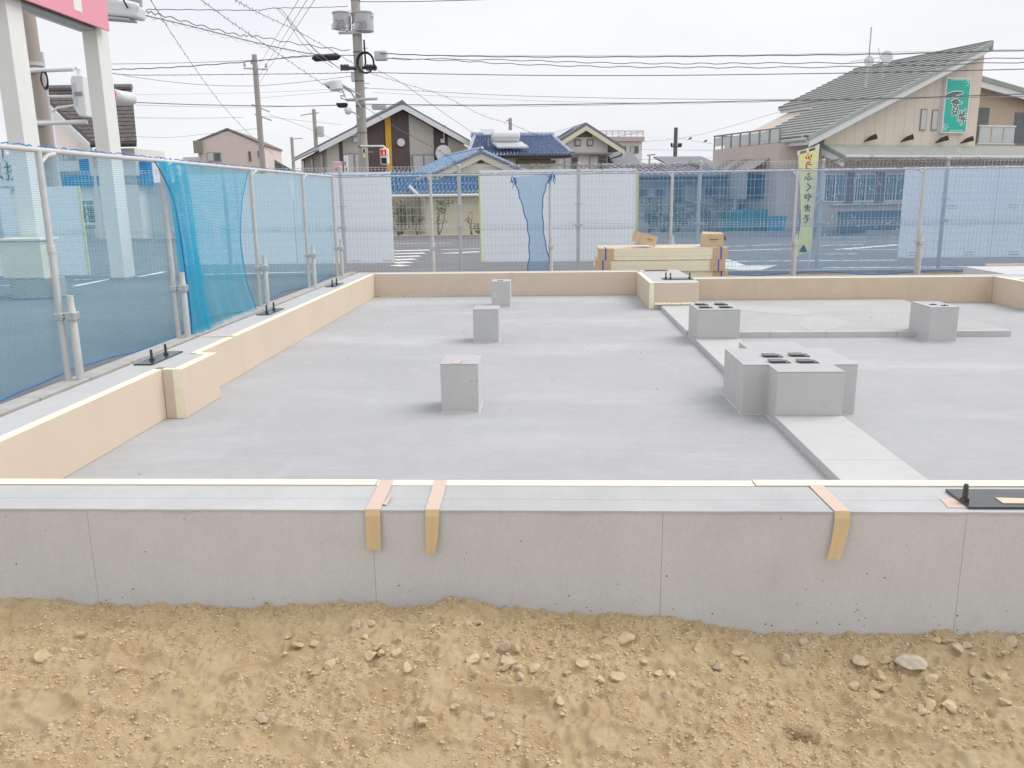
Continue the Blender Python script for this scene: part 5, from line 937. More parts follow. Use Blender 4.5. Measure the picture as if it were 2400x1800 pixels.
# ---------------------------------------------------------------- houses beyond the road
GZ=-.9
def roofslab(P,Q,th,v0,v1): # slope from eave P(u,z) to ridge Q(u,z)
    return MB().prism([P,Q,(Q[0],Q[1]+th),(P[0],P[1]+th)],v0,v1)
def win(parent,u0,u1,z0,z1,v,fm,gm,split=1,name='window'):
    f=obj(name,MB().box(u0,u1,v-.07,v-.002,z0,z1),fm,parent); n=split
    for k in range(n): a=u0+(u1-u0)*k/n; b=u0+(u1-u0)*(k+1)/n; obj('pane',MB().box(a+.05,b-.05,v-.078-.006*k,v-.071,z0+.06,z1-.06),gm if not isinstance(gm,tuple) else gm[k%len(gm)],f)
    return f
# brown and beige gabled house
F=Fr(943,400,44,R(22)); H=F.root('gabled_house','modern gabled house clad in beige and dark brown strips with one orange fin','house')
M_bei=mat('beige_render',S(206,200,190),.85,.07,5,bump=.2,bscale=30); M_brn=mat('brown_cladding',S(104,90,90),.75,.14,3,stretch=(6,6,.3)); M_org=mat('orange_fin',S(226,170,64),.6,.05,2); M_gro=mat('grey_roof',S(120,120,124),.65,.08,4)
ap=F.uz(*q2(1265,905),-.5); le=F.uz(*q2(545,1275),-.5); re=F.uz(*q2(1850,1235),-.5); kl=(ap[1]-le[1])/(ap[0]-le[0]); kr=(re[1]-ap[1])/(re[0]-ap[0])
def rz_(u): return (ap[1]+(u-ap[0])*(kl if u<ap[0] else kr))-.16
ul=F.uz(*q2(612,1350),0)[0]; ur=F.uz(*q2(1835,1350),0)[0]; vf=min(max(F.vz(662,376,le[0])[0],6),13)
xsb=[612,722,752,962,1122,1172,1330,1540,1660,1835]; kinds=[M_bei,M_brn,M_bei,M_brn,M_org,M_brn,M_bei,M_brn,M_bei]; us=[F.uz(*q2(x,1350),0)[0] for x in xsb]
obj('wall',MB().prism([(ul,GZ),(ur,GZ),(ur,rz_(ur)-.05),(ap[0],rz_(ap[0])-.05),(ul,rz_(ul)-.05)],.06,vf-.5),mat('side_wall',S(160,154,148),.85,.06,2),H)
for i,(u0,u1) in enumerate(zip(us[:-1],us[1:])):
    top=[(u1-.005,rz_(u1)-.02)]+([(ap[0],rz_(ap[0])-.02)] if u0<ap[0]<u1 else [])+[(u0+.005,rz_(u0)-.02)]
    obj('orange_fin' if kinds[i] is M_org else 'cladding_strip',MB().prism([(u0+.005,GZ),(u1-.005,GZ)]+top,-.12 if kinds[i] is M_org else (-.03 if kinds[i] is M_brn else 0),.058),kinds[i],H)
for P,Q,nm in ((le,ap,'roof'),(re,ap,'roof')):
    rf=obj(nm,roofslab((P[0],P[1]-.02),(Q[0],Q[1]-.02),.16,-.5,vf),M_gro,H); obj('barge_board',roofslab((P[0],P[1]-.22),(Q[0],Q[1]-.22),.26,-.56,-.505),M_trim,rf)
obj('ridge_cap',MB().prism([(ap[0]-.25,ap[1]+.02),(ap[0]+.25,ap[1]+.02),(ap[0],ap[1]+.24)],-.52,vf),M_gro,H); obj('gutter',MB().tube([(le[0]-.05,-.5,le[1]-.05),(le[0]-.05,vf,le[1]-.05)],.08,8),M_metal,H)
for x0,x1,y0 in ((768,918,1325),(1345,1540,1335)):
    A=F.uz(*q2(x0,y0),0);B=F.uz(*q2(x1,y0),0); win(H,A[0],B[0],A[1]-2.0,A[1],-.035,M_alu,M_curt,2)
A=F.uz(*q2(835,1185),0);B=F.uz(*q2(905,1228),0); obj('wall_vent',MB().box(A[0],B[0]+.1,-.12,-.002,B[1],A[1]),M_trim,H)
A=F.uz(*q2(1250,1232),-.05); obj('round_vent',MB().tube([(A[0],-.06,A[1]),(A[0],-.16,A[1])],.2,16),M_trim,H,smooth=True)
A=F.uz(*q2(1615,1325),-.4); D=obj('satellite_dish',MB().tube([(A[0],-.5,A[1]),(A[0],-.42,A[1]),(A[0],-.36,A[1])],[.42,.3,.08],20),M_trim,H,smooth=True); obj('dish_mast',MB().tube([(A[0],-.36,A[1]),(A[0],-.1,A[1]-.1)],.04,6),M_metal,D)
A=F.uz(*q2(1585,1100),-.1); obj('eave_bracket',MB().box(A[0]-.15,A[0]+.3,-.3,-.04,A[1]-.05,A[1]+.1).tube([(A[0]+.2,-.2,A[1]),(A[0]+.2,-.2,A[1]-.6)],.03,6),M_trim,H); A=F.uz(*q2(1613,1217),-.1); obj('meter_box',MB().box(A[0]-.1,A[0]+.1,-.12,-.032,A[1]-.1,A[1]+.1),M_trim,H)
for px,py0,py1,wv_ in ((325,1415,1480,.5),(415,1385,1470,.7),(490,1370,1460,.7),(575,1335,1465,.8)):
    v_=F.vz(*q2(px,py0),ul)[0]; z1_=F.vz(*q2(px,py0),ul)[1]; v_=min(max(v_,.6),vf-1.5); f_=obj('side_window',MB().box(ul-.06,ul-.002,v_-wv_*.6,v_+wv_*.6,z1_-1.1,z1_),M_alu,H); obj('pane',MB().box(ul-.066,ul-.061,v_-wv_*.5,v_+wv_*.5,z1_-1.04,z1_-.06),M_glass,f_)
# wavy glazed tile roof surface (blue houses)
M_blue=mat('blue_glazed_tile',S(176,186,204),.3,.2,9,c2=S(96,118,164),spec=.7,coat=.4); M_blue2=mat('light_blue_glazed_tile',S(150,184,210),.3,.2,9,c2=S(92,138,186),spec=.7,coat=.4)  # pale tone in the plain blue tile paints sky reflections into its colour
def wavy(name,c00,c10,c11,c01,nu,nv,m,parent,amp=.06,ch=6):
    """quad with wavy columns along s and stepped courses along t (t=0 eave)"""
    A,B,C,D=[Vector(p) for p in (c00,c10,c11,c01)]; nrm=(B-A).cross(D-A).normalized(); nrm=nrm if nrm.z>0 else -nrm; vs=[];W=nu*ch
    for j in range(nv):
        for e in (0,1):
            t=(j+e*1.0)/nv
            for i in range(W+1):
                s_=i/W; p=A.lerp(B,s_).lerp(D.lerp(C,s_),t); vs.append(tuple(p+nrm*(amp*math.sin(i/ch*2*math.pi)+(.08 if e==0 else 0.0))))
    R_=W+1; fs=[]
    for r_ in range(2*nv-1):
        for i in range(W): fs.append((r_*R_+i,r_*R_+i+1,(r_+1)*R_+i+1,(r_+1)*R_+i))
    o=obj(name,MB().add(vs,fs),m,parent,smooth=True); so_=o.modifiers.new('solid','SOLIDIFY'); so_.thickness=.03; so_.offset=-1; return o
# low blue-roofed gable house
F=Fr(1127,420,36,R(20)); H=F.root('blue_roofed_house','low cream house with blue glazed tile gable roof and porch roof','house',z=GZ)
M_crm=mat('cream_wall',S(228,222,202),.85,.04,1.5)
def L(px,py,v): u,z=F.uz(px,py,v); return (u,v,z-GZ)
ap=L(*q2(1945,1310),-.5); lo=L(*q2(1390,1565),-.5); ro=L(*q2(2240,1470),-.5); sl1=(ap[2]-lo[2])/(ap[0]-lo[0]); ro=(ap[0]+(ap[0]-lo[0])*.95,-.5,ap[2]-(ap[2]-lo[2])*.95)
vbk=F.vz(*q2(1635,1355),ap[0])[0]; vbk=min(max(vbk,5),9)
wavy('roof_tiles',lo,(lo[0],vbk,lo[2]),(ap[0],vbk,ap[2]),ap,26,16,M_blue2,H); wavy('roof_tiles',(ro[0],vbk,ro[2]),ro,ap,(ap[0],vbk,ap[2]),26,16,M_blue,H)
obj('ridge_tiles',MB().tube([(ap[0],-.55,ap[2]+.06),(ap[0],vbk,ap[2]+.06)],.13,10),M_blue,H,smooth=True)
for k in range(18): v_=-.5+k*(vbk+.5)/18; obj('ridge_tile_end',MB().lathe([(.14,0),(.06,.08)],(ap[0],v_,ap[2]+.12),8),M_blue,H)
for P in (lo,ro): obj('barge_board',MB().prism([(P[0],P[2]-.32),(ap[0],ap[2]-.32),(ap[0],ap[2]-.06),(P[0],P[2]-.06)],-.46,-.40),M_crm,H); obj('rake_tiles',MB().tube([(P[0],-.48,P[2]+.03),(ap[0],-.48,ap[2]+.03)],.09,8),M_blue,H)
ulw=lo[0]+.7; urw=ro[0]-.7; ze=L(1000,456,-1.2)[2]
obj('wall',MB().prism([(ulw,0),(urw,0),(urw,ap[2]-sl1*(urw-ap[0])-.07),(ap[0],ap[2]-.07),(ulw,ap[2]-sl1*(ap[0]-ulw)-.07)],-.3,vbk-.4),M_crm,H)
A=L(*q2(1940,1390),-.3); vt_=obj('gable_vent',MB().box(A[0]-.14,A[0]+.14,-.35,-.302,A[2]-.1,A[2]+.1),mat('vent_brown',S(120,94,70),.7),H)
for k in range(5): obj('vent_slat',MB().box(A[0]-.12,A[0]+.12,-.36,-.351,A[2]-.08+k*.034,A[2]-.065+k*.034),mat('vent_brown',None),vt_)
# front porch roof (two hips meeting) under the gable
e0=L(*q6(1170,580),-1.3); e1=L(*q6(2400,565),-1.3); t0=L(*q6(1170,490),-.02); t1=L(*q6(2400,430),-.02)
zE=(e0[2]+e1[2])/2; zT=zE+.95
wavy('porch_tiles',(e0[0],-1.3,zE),(e1[0],-1.3,zE),(e1[0],-.01,zT),(e0[0],-.01,zT),34,6,M_blue2,H); obj('porch_gutter',MB().tube([(e0[0],-1.36,zE-.04),(e1[0],-1.36,zE-.04)],.06,8),M_trim,H)
obj('hip_tile',MB().tube([L(*q6(1320,500),-1.25),L(*q6(1400,580),-1.35)],.08,6),M_trim,H)
A=L(*q6(1230,670),0);B=L(*q6(1305,850),0); win(H,A[0],B[0],B[2],A[2],-.0,M_alu,M_glass,1); A=L(*q6(1340,690),0);B=L(*q6(1375,845),0); win(H,A[0],B[0],B[2],A[2],0,M_alu,M_glass,1)
obj('wall',MB().box(L(*q6(1140,700),0)[0],ulw-.01,.3,4,0,zE+.3),M_crm,H); obj('porch_wall',MB().box(L(*q6(1430,700),-.0)[0],urw+1.5,-.9,-.002,0,zE+.1),M_crm,H)
# hip-roofed blue house with the solar water heater
F=Fr(1230,400,43,R(14)); H=F.root('blue_roofed_house','white house with dark blue hipped tile roof carrying a solar water heater','house',z=GZ)
eL=L(*q2(1835,1300),-1.0); eR=L(*q3(515,1338),-1.0); rL=L(*q2(1890,1180),2.2); rR=L(*q3(345,1185),2.2); zE=eR[2]; zR_=rR[2]
wavy('roof_tiles',(eL[0],-1,zE),(eR[0],-1,zE),(rR[0],2.2,zR_),(rL[0],2.2,zR_),30,15,M_blue,H); wavy('roof_tiles',(eR[0],-1,zE),(eR[0],5.4,zE),(rR[0]+.02,2.25,zR_),(rR[0],2.2,zR_),14,12,M_blue,H)
obj('ridge_tiles',MB().tube([(rL[0]-.2,2.2,zR_+.1),(rR[0]+.1,2.2,zR_+.1)],.15,10),M_blue,H,smooth=True); obj('hip_tiles',MB().tube([(rR[0],2.2,zR_+.08),(eR[0],-1,zE+.08)],.1,8),M_blue,H); obj('hip_tiles',MB().tube([(rL[0],2.2,zR_+.08),(eL[0],-1,zE+.08)],.1,8),M_blue,H)
obj('wall',MB().box(eL[0]+.7,eR[0]-.8,0,5,0,zE-.05),M_crm,H); obj('gutter',MB().tube([(eL[0],-1.05,zE-.05),(eR[0],-1.05,zE-.05)],.07,8),M_dark,H); obj('soffit',MB().box(eL[0]+.1,eR[0]-.1,-.95,-.002,zE-.14,zE-.08),mat('soffit_grey',S(150,146,138),.8),H)
A=L(*q3(45,1400),-.3);B=L(*q3(375,1400),-.3); obj('awning_strip',MB().box(A[0],B[0],-.35,-.002,A[2]-.08,A[2]+.08),mat('awning_brown',S(130,124,106),.7),H)
A=L(*q2(2035,1180),-.2);B=L(*q3(62,1180),-.2); hc=obj('heater_tank',MB().tube([(A[0],-.2,A[2]),(A[0]+.1,-.2,A[2]),(B[0]-.1,-.2,A[2]),(B[0],-.2,A[2])],[.2,.3,.3,.2],16),mat('steel_tank',S(222,224,224),.25,metal=.3),H,smooth=True); C0_=L(*q2(2050,1225),-.45);C1_=L(*q3(130,1285),-.6)
obj('collector_panel',MB().hexa([(A[0],-.3,A[2]-.32),(B[0]+.1,-.3,A[2]-.32),(C1_[0],-1.0,C1_[2]),(A[0]+.15,-1.0,C1_[2])],[(A[0],-.3,A[2]-.24),(B[0]+.1,-.3,A[2]-.24),(C1_[0],-1.0,C1_[2]+.08),(A[0]+.15,-1.0,C1_[2]+.08)]),mat('collector',S(196,202,206),.15,.1,2,spec=.8),H)
A=L(*q2(2005,1130),0); obj('small_solar_panel',MB().hexa([(A[0]-.4,0,A[2]+.05),(A[0]+.3,0,A[2]+.05),(A[0]+.45,-.3,A[2]-.2),(A[0]-.25,-.3,A[2]-.2)],[(A[0]-.4,.02,A[2]+.08),(A[0]+.3,.02,A[2]+.08),(A[0]+.45,-.28,A[2]-.17),(A[0]-.25,-.28,A[2]-.17)]).tube([(A[0],-.05,A[2]-.1),(A[0]+.05,.2,A[2]-.9)],.03,5),M_metal,H)
# white gable house with cream barge boards
F=Fr(1375,380,56,R(14)); H=F.root('gabled_house','white gabled house with cream barge boards and roof solar panels','house',z=GZ)
M_whw=mat('white_siding',S(226,224,220),.8,.04,2); ap=L(*q3(640,1085),-.5); ro=L(*q3(975,1300),-.5); lo=L(*q3(395,1218),-.5); kk=(ap[2]-ro[2])/(ro[0]-ap[0]); lo=(ap[0]-(ro[0]-ap[0]),-.5,ro[2])
for P in (lo,ro):
    rf=obj('roof',MB().prism([(P[0],P[2]),(ap[0],ap[2]),(ap[0],ap[2]+.2),(P[0],P[2]+.2)],-.5,9),mat('slate_roof',S(128,130,136),.6,.1,4),H); obj('barge_board',MB().prism([(P[0],P[2]-.3),(ap[0],ap[2]-.3),(ap[0],ap[2]-.01),(P[0],P[2]-.01)],-.56,-.51),mat('cream_trim',S(232,228,204),.6),rf)
sp_=obj('solar_panel',MB().prism([(lo[0]+1.2,lo[2]+.25+kk*1.2),(ap[0]-.5,ap[2]+.25-kk*.5),(ap[0]-.5,ap[2]+.33-kk*.5),(lo[0]+1.2,lo[2]+.33+kk*1.2)],.6,7),mat('solar_glass',S(170,176,190),.1,spec=.9),H)
u0,u1=lo[0]+1.0,ro[0]-1.0; obj('wall',MB().prism([(u0,0),(u1,0),(u1,ap[2]-kk*(u1-ap[0])-.1),(ap[0],ap[2]-.1),(u0,ap[2]-kk*(ap[0]-u0)-.1)],0,8.5),M_whw,H)
A=L(*q3(550,1185),0);B=L(*q3(692,1185),0);C_=L(*q3(620,1120),0); obj('gable_panel',MB().prism([(A[0],A[2]),(B[0],B[2]),(B[0],B[2]+.3),(C_[0],C_[2]),(A[0],A[2]+.3)],-.05,-.002),mat('gable_brown',S(128,116,108),.7),H)
for x0,x1 in ((540,592),(646,698)): A=L(*q3(x0,1205),0);B=L(*q3(x1,1262),0); win(H,A[0],B[0],B[2],A[2],0,mat('bronze_frame',S(120,108,96),.5),M_curt,1)
for x0,x1,y0,y1 in ((450,568,1355,1425),(668,815,1345,1425)): A=L(*q3(x0,y0),0);B=L(*q3(x1,y1),0); win(H,A[0],B[0],B[2]-.6,A[2],0,M_alu,(M_curt,M_glass),2)
A=L(*q3(515,1330),0);B=L(*q3(850,1330),0); obj('window_hood',MB().box(A[0],B[0],-.5,-.002,A[2]-.05,A[2]+.06),mat('hood_grey',S(150,146,136),.6),H); obj('downpipe',MB().tube([(ro[0]-.15,-.4,ro[2]-.05),(ro[0]-.2,-.4,ro[2]-.3),(u1+.05,-.1,ro[2]-.55),(u1+.05,-.1,0)],.06,6),M_dark,H)
# flat white building with pink parapet and railing
F=Fr(1460,380,82,R(14)); H=F.root('flat_roofed_building','white flat-roofed block with a pink parapet and rooftop railing','building',z=GZ)
A=L(*q3(560,1225),0);B=L(*q3(1125,1225),0); obj('wall',MB().box(A[0],B[0],0,9,0,A[2]),mat('block_white',S(234,234,232),.8,.03,2),H)
C0_=L(*q3(560,1180),-.6);C1_=L(*q3(1145,1222),-.6); obj('parapet',MB().box(A[0]-.4,C1_[0],-.6,9.5,A[2]+.01,C0_[2]),mat('parapet_pink',S(206,184,180),.8,.05,2),H); zt_=L(*q3(1145,1128),-.5)[2]
rl_=obj('roof_rail',MB().box(A[0]-.3,C1_[0]-.05,-.5,-.45,zt_-.06,zt_).box(C1_[0]-.1,C1_[0]-.05,-.44,9,zt_-.06,zt_),M_metal,H)
for k in range(12): u_=A[0]-.3+(C1_[0]-A[0]+.2)*k/11; obj('rail_post',MB().box(u_-.03,u_+.03,-.5,-.45,C0_[2]+.002,zt_-.062),M_metal,rl_)
mb=MB()
for k in range(70): u_=A[0]-.25+(C1_[0]-A[0]+.1)*k/69; mb.box(u_-.012,u_+.012,-.485,-.465,C0_[2]+.15,zt_-.065)
obj('baluster',mb,M_metal,rl_)
for x0,x1 in ((1018,1092),(955,985)): A=L(*q3(x0,1262),0);B=L(*q3(x1,1325),0); win(H,A[0],B[0],B[2],A[2],0,M_alu,(M_curt,M_glass),2)
# pink gable building
F=Fr(533,380,64,R(8)); H=F.root('gabled_house','plain pink gabled building with one wide window','house',z=GZ)
ap=L(*q1(1965,1122),0); l_=L(*q1(1708,1218),0); r_=L(*q2(40,1240),0); M_pk=mat('pink_wall',S(224,208,202),.85,.03,1)
obj('wall',MB().prism([(l_[0],0),(r_[0],0),(r_[0],r_[2]-.05),(ap[0],ap[2]-.05),(l_[0],l_[2]-.05)],0,9),M_pk,H)
for P in (l_,r_): obj('roof',MB().prism([(P[0]+(-.1 if P is l_ else .1),P[2]-.1),(ap[0],ap[2]),(ap[0],ap[2]+.14),(P[0]+(-.1 if P is l_ else .1),P[2]+.04)],-.08,9.2),mat('pink_roof_edge',S(130,122,120),.7),H)
A=L(*q1(1788,1318),0);B=L(*q1(1912,1395),0); win(H,A[0],B[0],B[2],A[2],0,M_alu,(M_curt,M_glass),2); A=L(*q1(2145,1308),0);B=L(*q1(2172,1392),0); win(H,A[0],B[0],B[2],A[2],0,mat('bronze_frame',None),M_glass,1); A=L(*q2(5,1295),0);B=L(*q2(36,1370),0); win(H,A[0],B[0],B[2],A[2],0,M_trim,M_glass,1)
obj('downpipe',MB().tube([(l_[0]+.05,-.1,l_[2]-.4),(l_[0]+.05,-.1,0)],.08,6),M_metal,H); A=L(*q1(1715,1265),0); obj('pipe_box',MB().box(A[0]-.3,A[0]+.3,-.3,-.002,A[2]-.5,A[2]+.4),mat('hood_grey',None),H)
A=L(*q1(1648,1295),1); B=L(*q1(1705,1360),1); obj('side_annexe',MB().box(A[0]-.5,l_[0]-.02,.5,7,0,B[2]),M_whw,H)
# small white roofs right of the pink building
F=Fr(630,390,70,R(14)); H=F.root('gabled_house','little white gabled house glimpsed above the fence beside the slim pole','house',z=GZ)
ap=L(*q2(150,1395),0); e_=L(*q2(250,1460),0); w_=e_[0]-ap[0]
obj('wall',MB().prism([(ap[0]-w_,0),(ap[0]+w_,0),(ap[0]+w_,e_[2]),(ap[0],ap[2]-.1),(ap[0]-w_,e_[2])],0,6),M_whw,H)
for s_ in (-1,1): obj('roof',MB().prism([(ap[0]+s_*(w_+.4),e_[2]-.2),(ap[0],ap[2]-.05),(ap[0],ap[2]+.2),(ap[0]+s_*(w_+.4),e_[2]+.05)],-.5,6.3),mat('slate_roof',None),H)
A=L(*q2(115,1450),0); win(H,A[0],A[0]+1.2,A[2]-1,A[2],0,M_alu,M_glass,2)
# grey bungalow behind the blue net
F=Fr(1495,470,32.2,R(10)); GZs=GZ; H=F.root('bungalow','low grey-roofed bungalow with a door behind shrubs and blue net','house',z=0)
def L0(px,py,v): u,z=F.uz(px,py,v); return (u,v,z)
A=L0(*q7(1080,425),-.9);B=L0(*q7(2150,395),-.9); zE=L0(*q7(1300,430),-.9)[2]; zR2=L0(*q7(1250,335),2.5)[2]; M_lil=mat('lilac_roof',S(150,152,166),.5,.08,4)
rf=obj('roof',MB().prism([(-.9,zE),(2.5,zR2),(2.5,zR2+.12),(-.9,zE+.12)],A[0]-.5,B[0],'vz'),M_lil,H)
for k in range(22): u_=A[0]-.5+(B[0]-A[0]+.5)*k/22; obj('roof_rib',MB().prism([(-.9,zE+.121),(2.5,zR2+.121),(2.5,zR2+.16),(-.9,zE+.16)],u_,u_+.05,'vz'),M_lil,rf)
obj('gutter',MB().tube([(A[0]-.5,-.96,zE),(B[0],-.96,zE)],.06,8),M_dark,H); obj('wall',MB().box(A[0]-.3,B[0]-.3,0,4,.0,zE-.02),mat('bungalow_wall',S(206,206,204),.8,.05,1.4),H)
for x0,x1,y0,y1,s_,nm in ((1092,1310,515,605,3,'window'),(1400,1562,478,650,2,'window'),(1660,1740,500,600,1,'window'),(2035,2155,465,790,1,'door')): P=L0(*q7(x0,y0),0);Q=L0(*q7(x1,y1),0); win(H,P[0],Q[0],max(Q[2],.1),P[2],0,M_alu,(M_glass,M_curt),s_,nm)
P=L0(*q7(1935,440),-.9); obj('porch_post',MB().box(P[0]-.06,P[0]+.06,-.95,-.83,.0,zE-.02),M_trim,H); P=L0(*q7(1980,480),0); obj('notice',MB().box(P[0],P[0]+.35,-.04,-.002,P[2]-.55,P[2]),M_white,H)
P=L0(*q7(1965,655),-.3);Q=L0(*q7(2030,780),-.3); obj('vending_box',MB().box(P[0],Q[0],-.6,-.05,.05,P[2]),mat('box_maroon',S(120,86,110),.5),H)
# planters (blue tubs) by the dining house
for k,(x,y,c) in enumerate(((1815,500,(70,150,190)),(1829,502,(90,170,200)))): p=PY(x,y+14,30.2); t=thing('plastic_tub',('blue plastic tub on the pavement beside the dining house corner','lighter blue plastic tub next to the darker one')[k],'tub',(p.x,30.2+.2*k,.091)); obj('tub',MB().lathe([(.2,0),(.25,.45),(.27,.46),(.27,.5),(.24,.5)],(0,0,0),14),mat('tub%d'%k,S(*c),.4),t,smooth=True); obj('rim',MB().lathe([(.28,.5),(.28,.53)],(0,0,0),14),mat('tub%d'%k,None),t)
# dark-roofed white house behind the sign posts
Hh=thing('dark_roofed_house','pale house with a dark mottled tile roof behind the right sign post','house',(0,0,0))
A=PY(*q1(300,775),33.5);B=PY(*q1(1138,797),33.5);C_=PY(*q1(1180,1248),30.2);D=PY(*q1(795,1256),30.2); C_.z=D.z=(C_.z+D.z)/2; A=D+(A-D)*.92; up=Vector((0,.05,.12)); M_dkr=mat('dark_tile',S(116,108,106),.75,.2,6,c2=S(84,78,78),detail=9)
rf=obj('roof',MB().hexa([D,C_,B,A],[D+up,C_+up,B+up,A+up]),M_dkr,Hh); nrm=(C_-D).cross(A-D).normalized(); nrm=nrm if nrm.z>0 else -nrm
for k in range(14):
    t=k/14; P0=D.lerp(A,t)+up; P1=C_.lerp(B,t)+up; Q0=D.lerp(A,t+.066)+up; Q1=C_.lerp(B,t+.066)+up; obj('tile_course',MB().hexa([P0,P1,Q1,Q0],[P0+nrm*.022,P1+nrm*.022,Q1+nrm*.008,Q0+nrm*.008]),M_dkr,rf)
obj('barge_board',MB().hexa([D-Vector((0.05,.05,.25)),A-Vector((.05,.05,.25)),A-Vector((.05,.05,0)),D-Vector((.05,.05,0))],[D-Vector((0,.0,.25)),A-Vector((0,0,.25)),A-Vector((0,0,0.01)),D-Vector((0,0,0.01))]),M_trim,Hh)
obj('ridge_tiles',MB().tube([A+Vector((0,.05,.2)),B+Vector((0,.05,.2))],.12,8),mat('ridge_grey',S(130,128,128),.8),Hh)
A2=A+Vector((.25,.3,-.28)); D2=D+Vector((-.25,.35,-.28)); obj('gable_wall',MB().add([D2,A2,Vector((A2.x,A2.y,GZ)),Vector((D2.x,D2.y,GZ)),D2+Vector((.1,.1,0)),A2+Vector((.1,.1,0)),Vector((A2.x+.1,A2.y+.1,GZ)),Vector((D2.x+.1,D2.y+.1,GZ))],[(0,1,2,3),(4,7,6,5),(0,3,7,4),(1,5,6,2),(0,4,5,1),(3,2,6,7)]),mat('pale_pink_siding',S(232,224,218),.8,.03,2),Hh)
obj('front_wall',MB().box(D2.x+.1,C_.x-.3,D2.y+.05,D2.y+2.5,0,D.z-.1),M_whw,Hh); obj('gutter',MB().tube([D+Vector((0,-.06,0)),C_+Vector((0,-.06,0))],.08,8),M_dark,Hh)
# shop beside it: pale walls, blue fascia, poster window
Sh=thing('shop','pale roadside shop with a bright blue fascia behind the side net','shop',tuple(PY(150,500,29.0).xy)+(0.,)); SYv=30.95; Sh.location=(PY(150,500,SYv).x,SYv,0)
def L1(px,py,d=0): p=PY(px,py,SYv+d)-Sh.location; return p
a_=L1(-150,400);b_=L1(*q5(800,500)); obj('wall',MB().box(a_.x,L1(140,400).x,0,6,0,L1(60,362).z),mat('shop_white',S(238,238,236),.8,.03,1.5),Sh)
obj('wall',MB().box(L1(141,400).x,L1(400,400).x,.3,6,0,L1(200,430).z),mat('shop_grey',S(205,210,212),.8,.04,1.5),Sh)
f0=L1(*q5(695,270));f1=L1(*q5(1275,270)); M_fas=mat('fascia_blue',S(30,116,190),.4,.05,2); obj('fascia',MB().box(L1(*q5(590,420)).x,f1.x,-.35,.299,L1(*q5(590,500)).z,L1(*q5(590,420)).z),M_fas,Sh); obj('fascia',MB().box(f0.x,f1.x,-.1,.29,L1(*q5(590,418)).z,f0.z),M_fas,Sh); obj('white_fascia',MB().box(L1(*q5(495,290)).x,f0.x-.02,-.1,.29,L1(*q5(495,375)).z,f0.z-.05),M_whw,Sh)
p=L1(*q5(610,505));q=L1(*q5(880,850)); W_=obj('poster_window',MB().box(p.x,q.x,-.05,.298,q.z,p.z),M_trim,Sh)
for k in range(2): xx=p.x+(q.x-p.x)*(.08+.48*k); ww=(q.x-p.x)*.4; obj('pane',MB().box(xx,xx+ww,-.058,-.051,q.z+.15,q.z+.75),M_glass,W_); obj('poster',MB().box(xx,xx+ww,-.058,-.051,q.z+.95,p.z-.25),M_white,W_); obj('blue_band',MB().box(xx,xx+ww,-.059,-.0515,q.z+.8,q.z+.9),M_fas,W_)
for k in range(5): obj('poster_line',MB().box(p.x+.3,p.x+.3+random.uniform(.5,1.2),-.064,-.0585,p.z-.6-.22*k,p.z-.53-.22*k),mat('grey_ink',None) if 'grey_ink' in MATS else M_alu,W_)
for x0,y0,x1,y1 in ((0,180,50,275),(490,190,520,270),(525,195,570,268)): p=L1(*q5(x0,y0),-.06);q=L1(*q5(x1,y1),-.06); wn=obj('window',MB().box(p.x,q.x,-.06,-.002,q.z,p.z),M_trim,Sh); obj('pane',MB().box(p.x+.05,q.x-.05,-.066,-.0605,q.z+.05,p.z-.05),mat('blue_glass',None),wn)
sgx=L1(0,405,-.1); text('shop_letters','以技',.7,M_dark,Sh,facing(sgx.x+.1,-.03,sgx.z),.01); text('shop_letters','営業所',.34,M_alu,Sh,facing(sgx.x+.1,-.03,sgx.z-.65),.01)
# pink street board and white board before the brown house
for (x0,y0,x1,y1,c,lab) in ((660,1395,752,1520,(232,190,206),'pink advertising board before the brown gabled house'),(754,1345,802,1520,(240,240,242),'white advertising board beside the pink one')):
    p=PY(*q2(x0,y0),31.5);q=PY(*q2(x1,y1),31.5); t=thing('advertising_board',lab,'sign',(p.x,31.5,GZ)); w_=q.x-p.x; h0,h1=q.z-GZ-.4,p.z-GZ; bd_=obj('panel',MB().box(0,w_,0,.06,h0,h1),mat('adv%d'%c[1],S(*c),.5,.05,3),t,bevel=.05)
    for k in range(2): obj('leg',MB().tube([(w_*(.2+.6*k),.03,0),(w_*(.2+.6*k),.03,h0)],.035,6),M_metal,t)
    for k in range(4): obj('print_block',MB().box(w_*(.2+.15*(k%2)),w_*(.45+.2*(k%2)),-.006,-.001,h1-.35-.22*k,h1-.22-.22*k),mat('print_pink',S(214,130,160),.6) if c[1]<200 else mat('grey_ink2',S(90,92,100),.6),bd_)
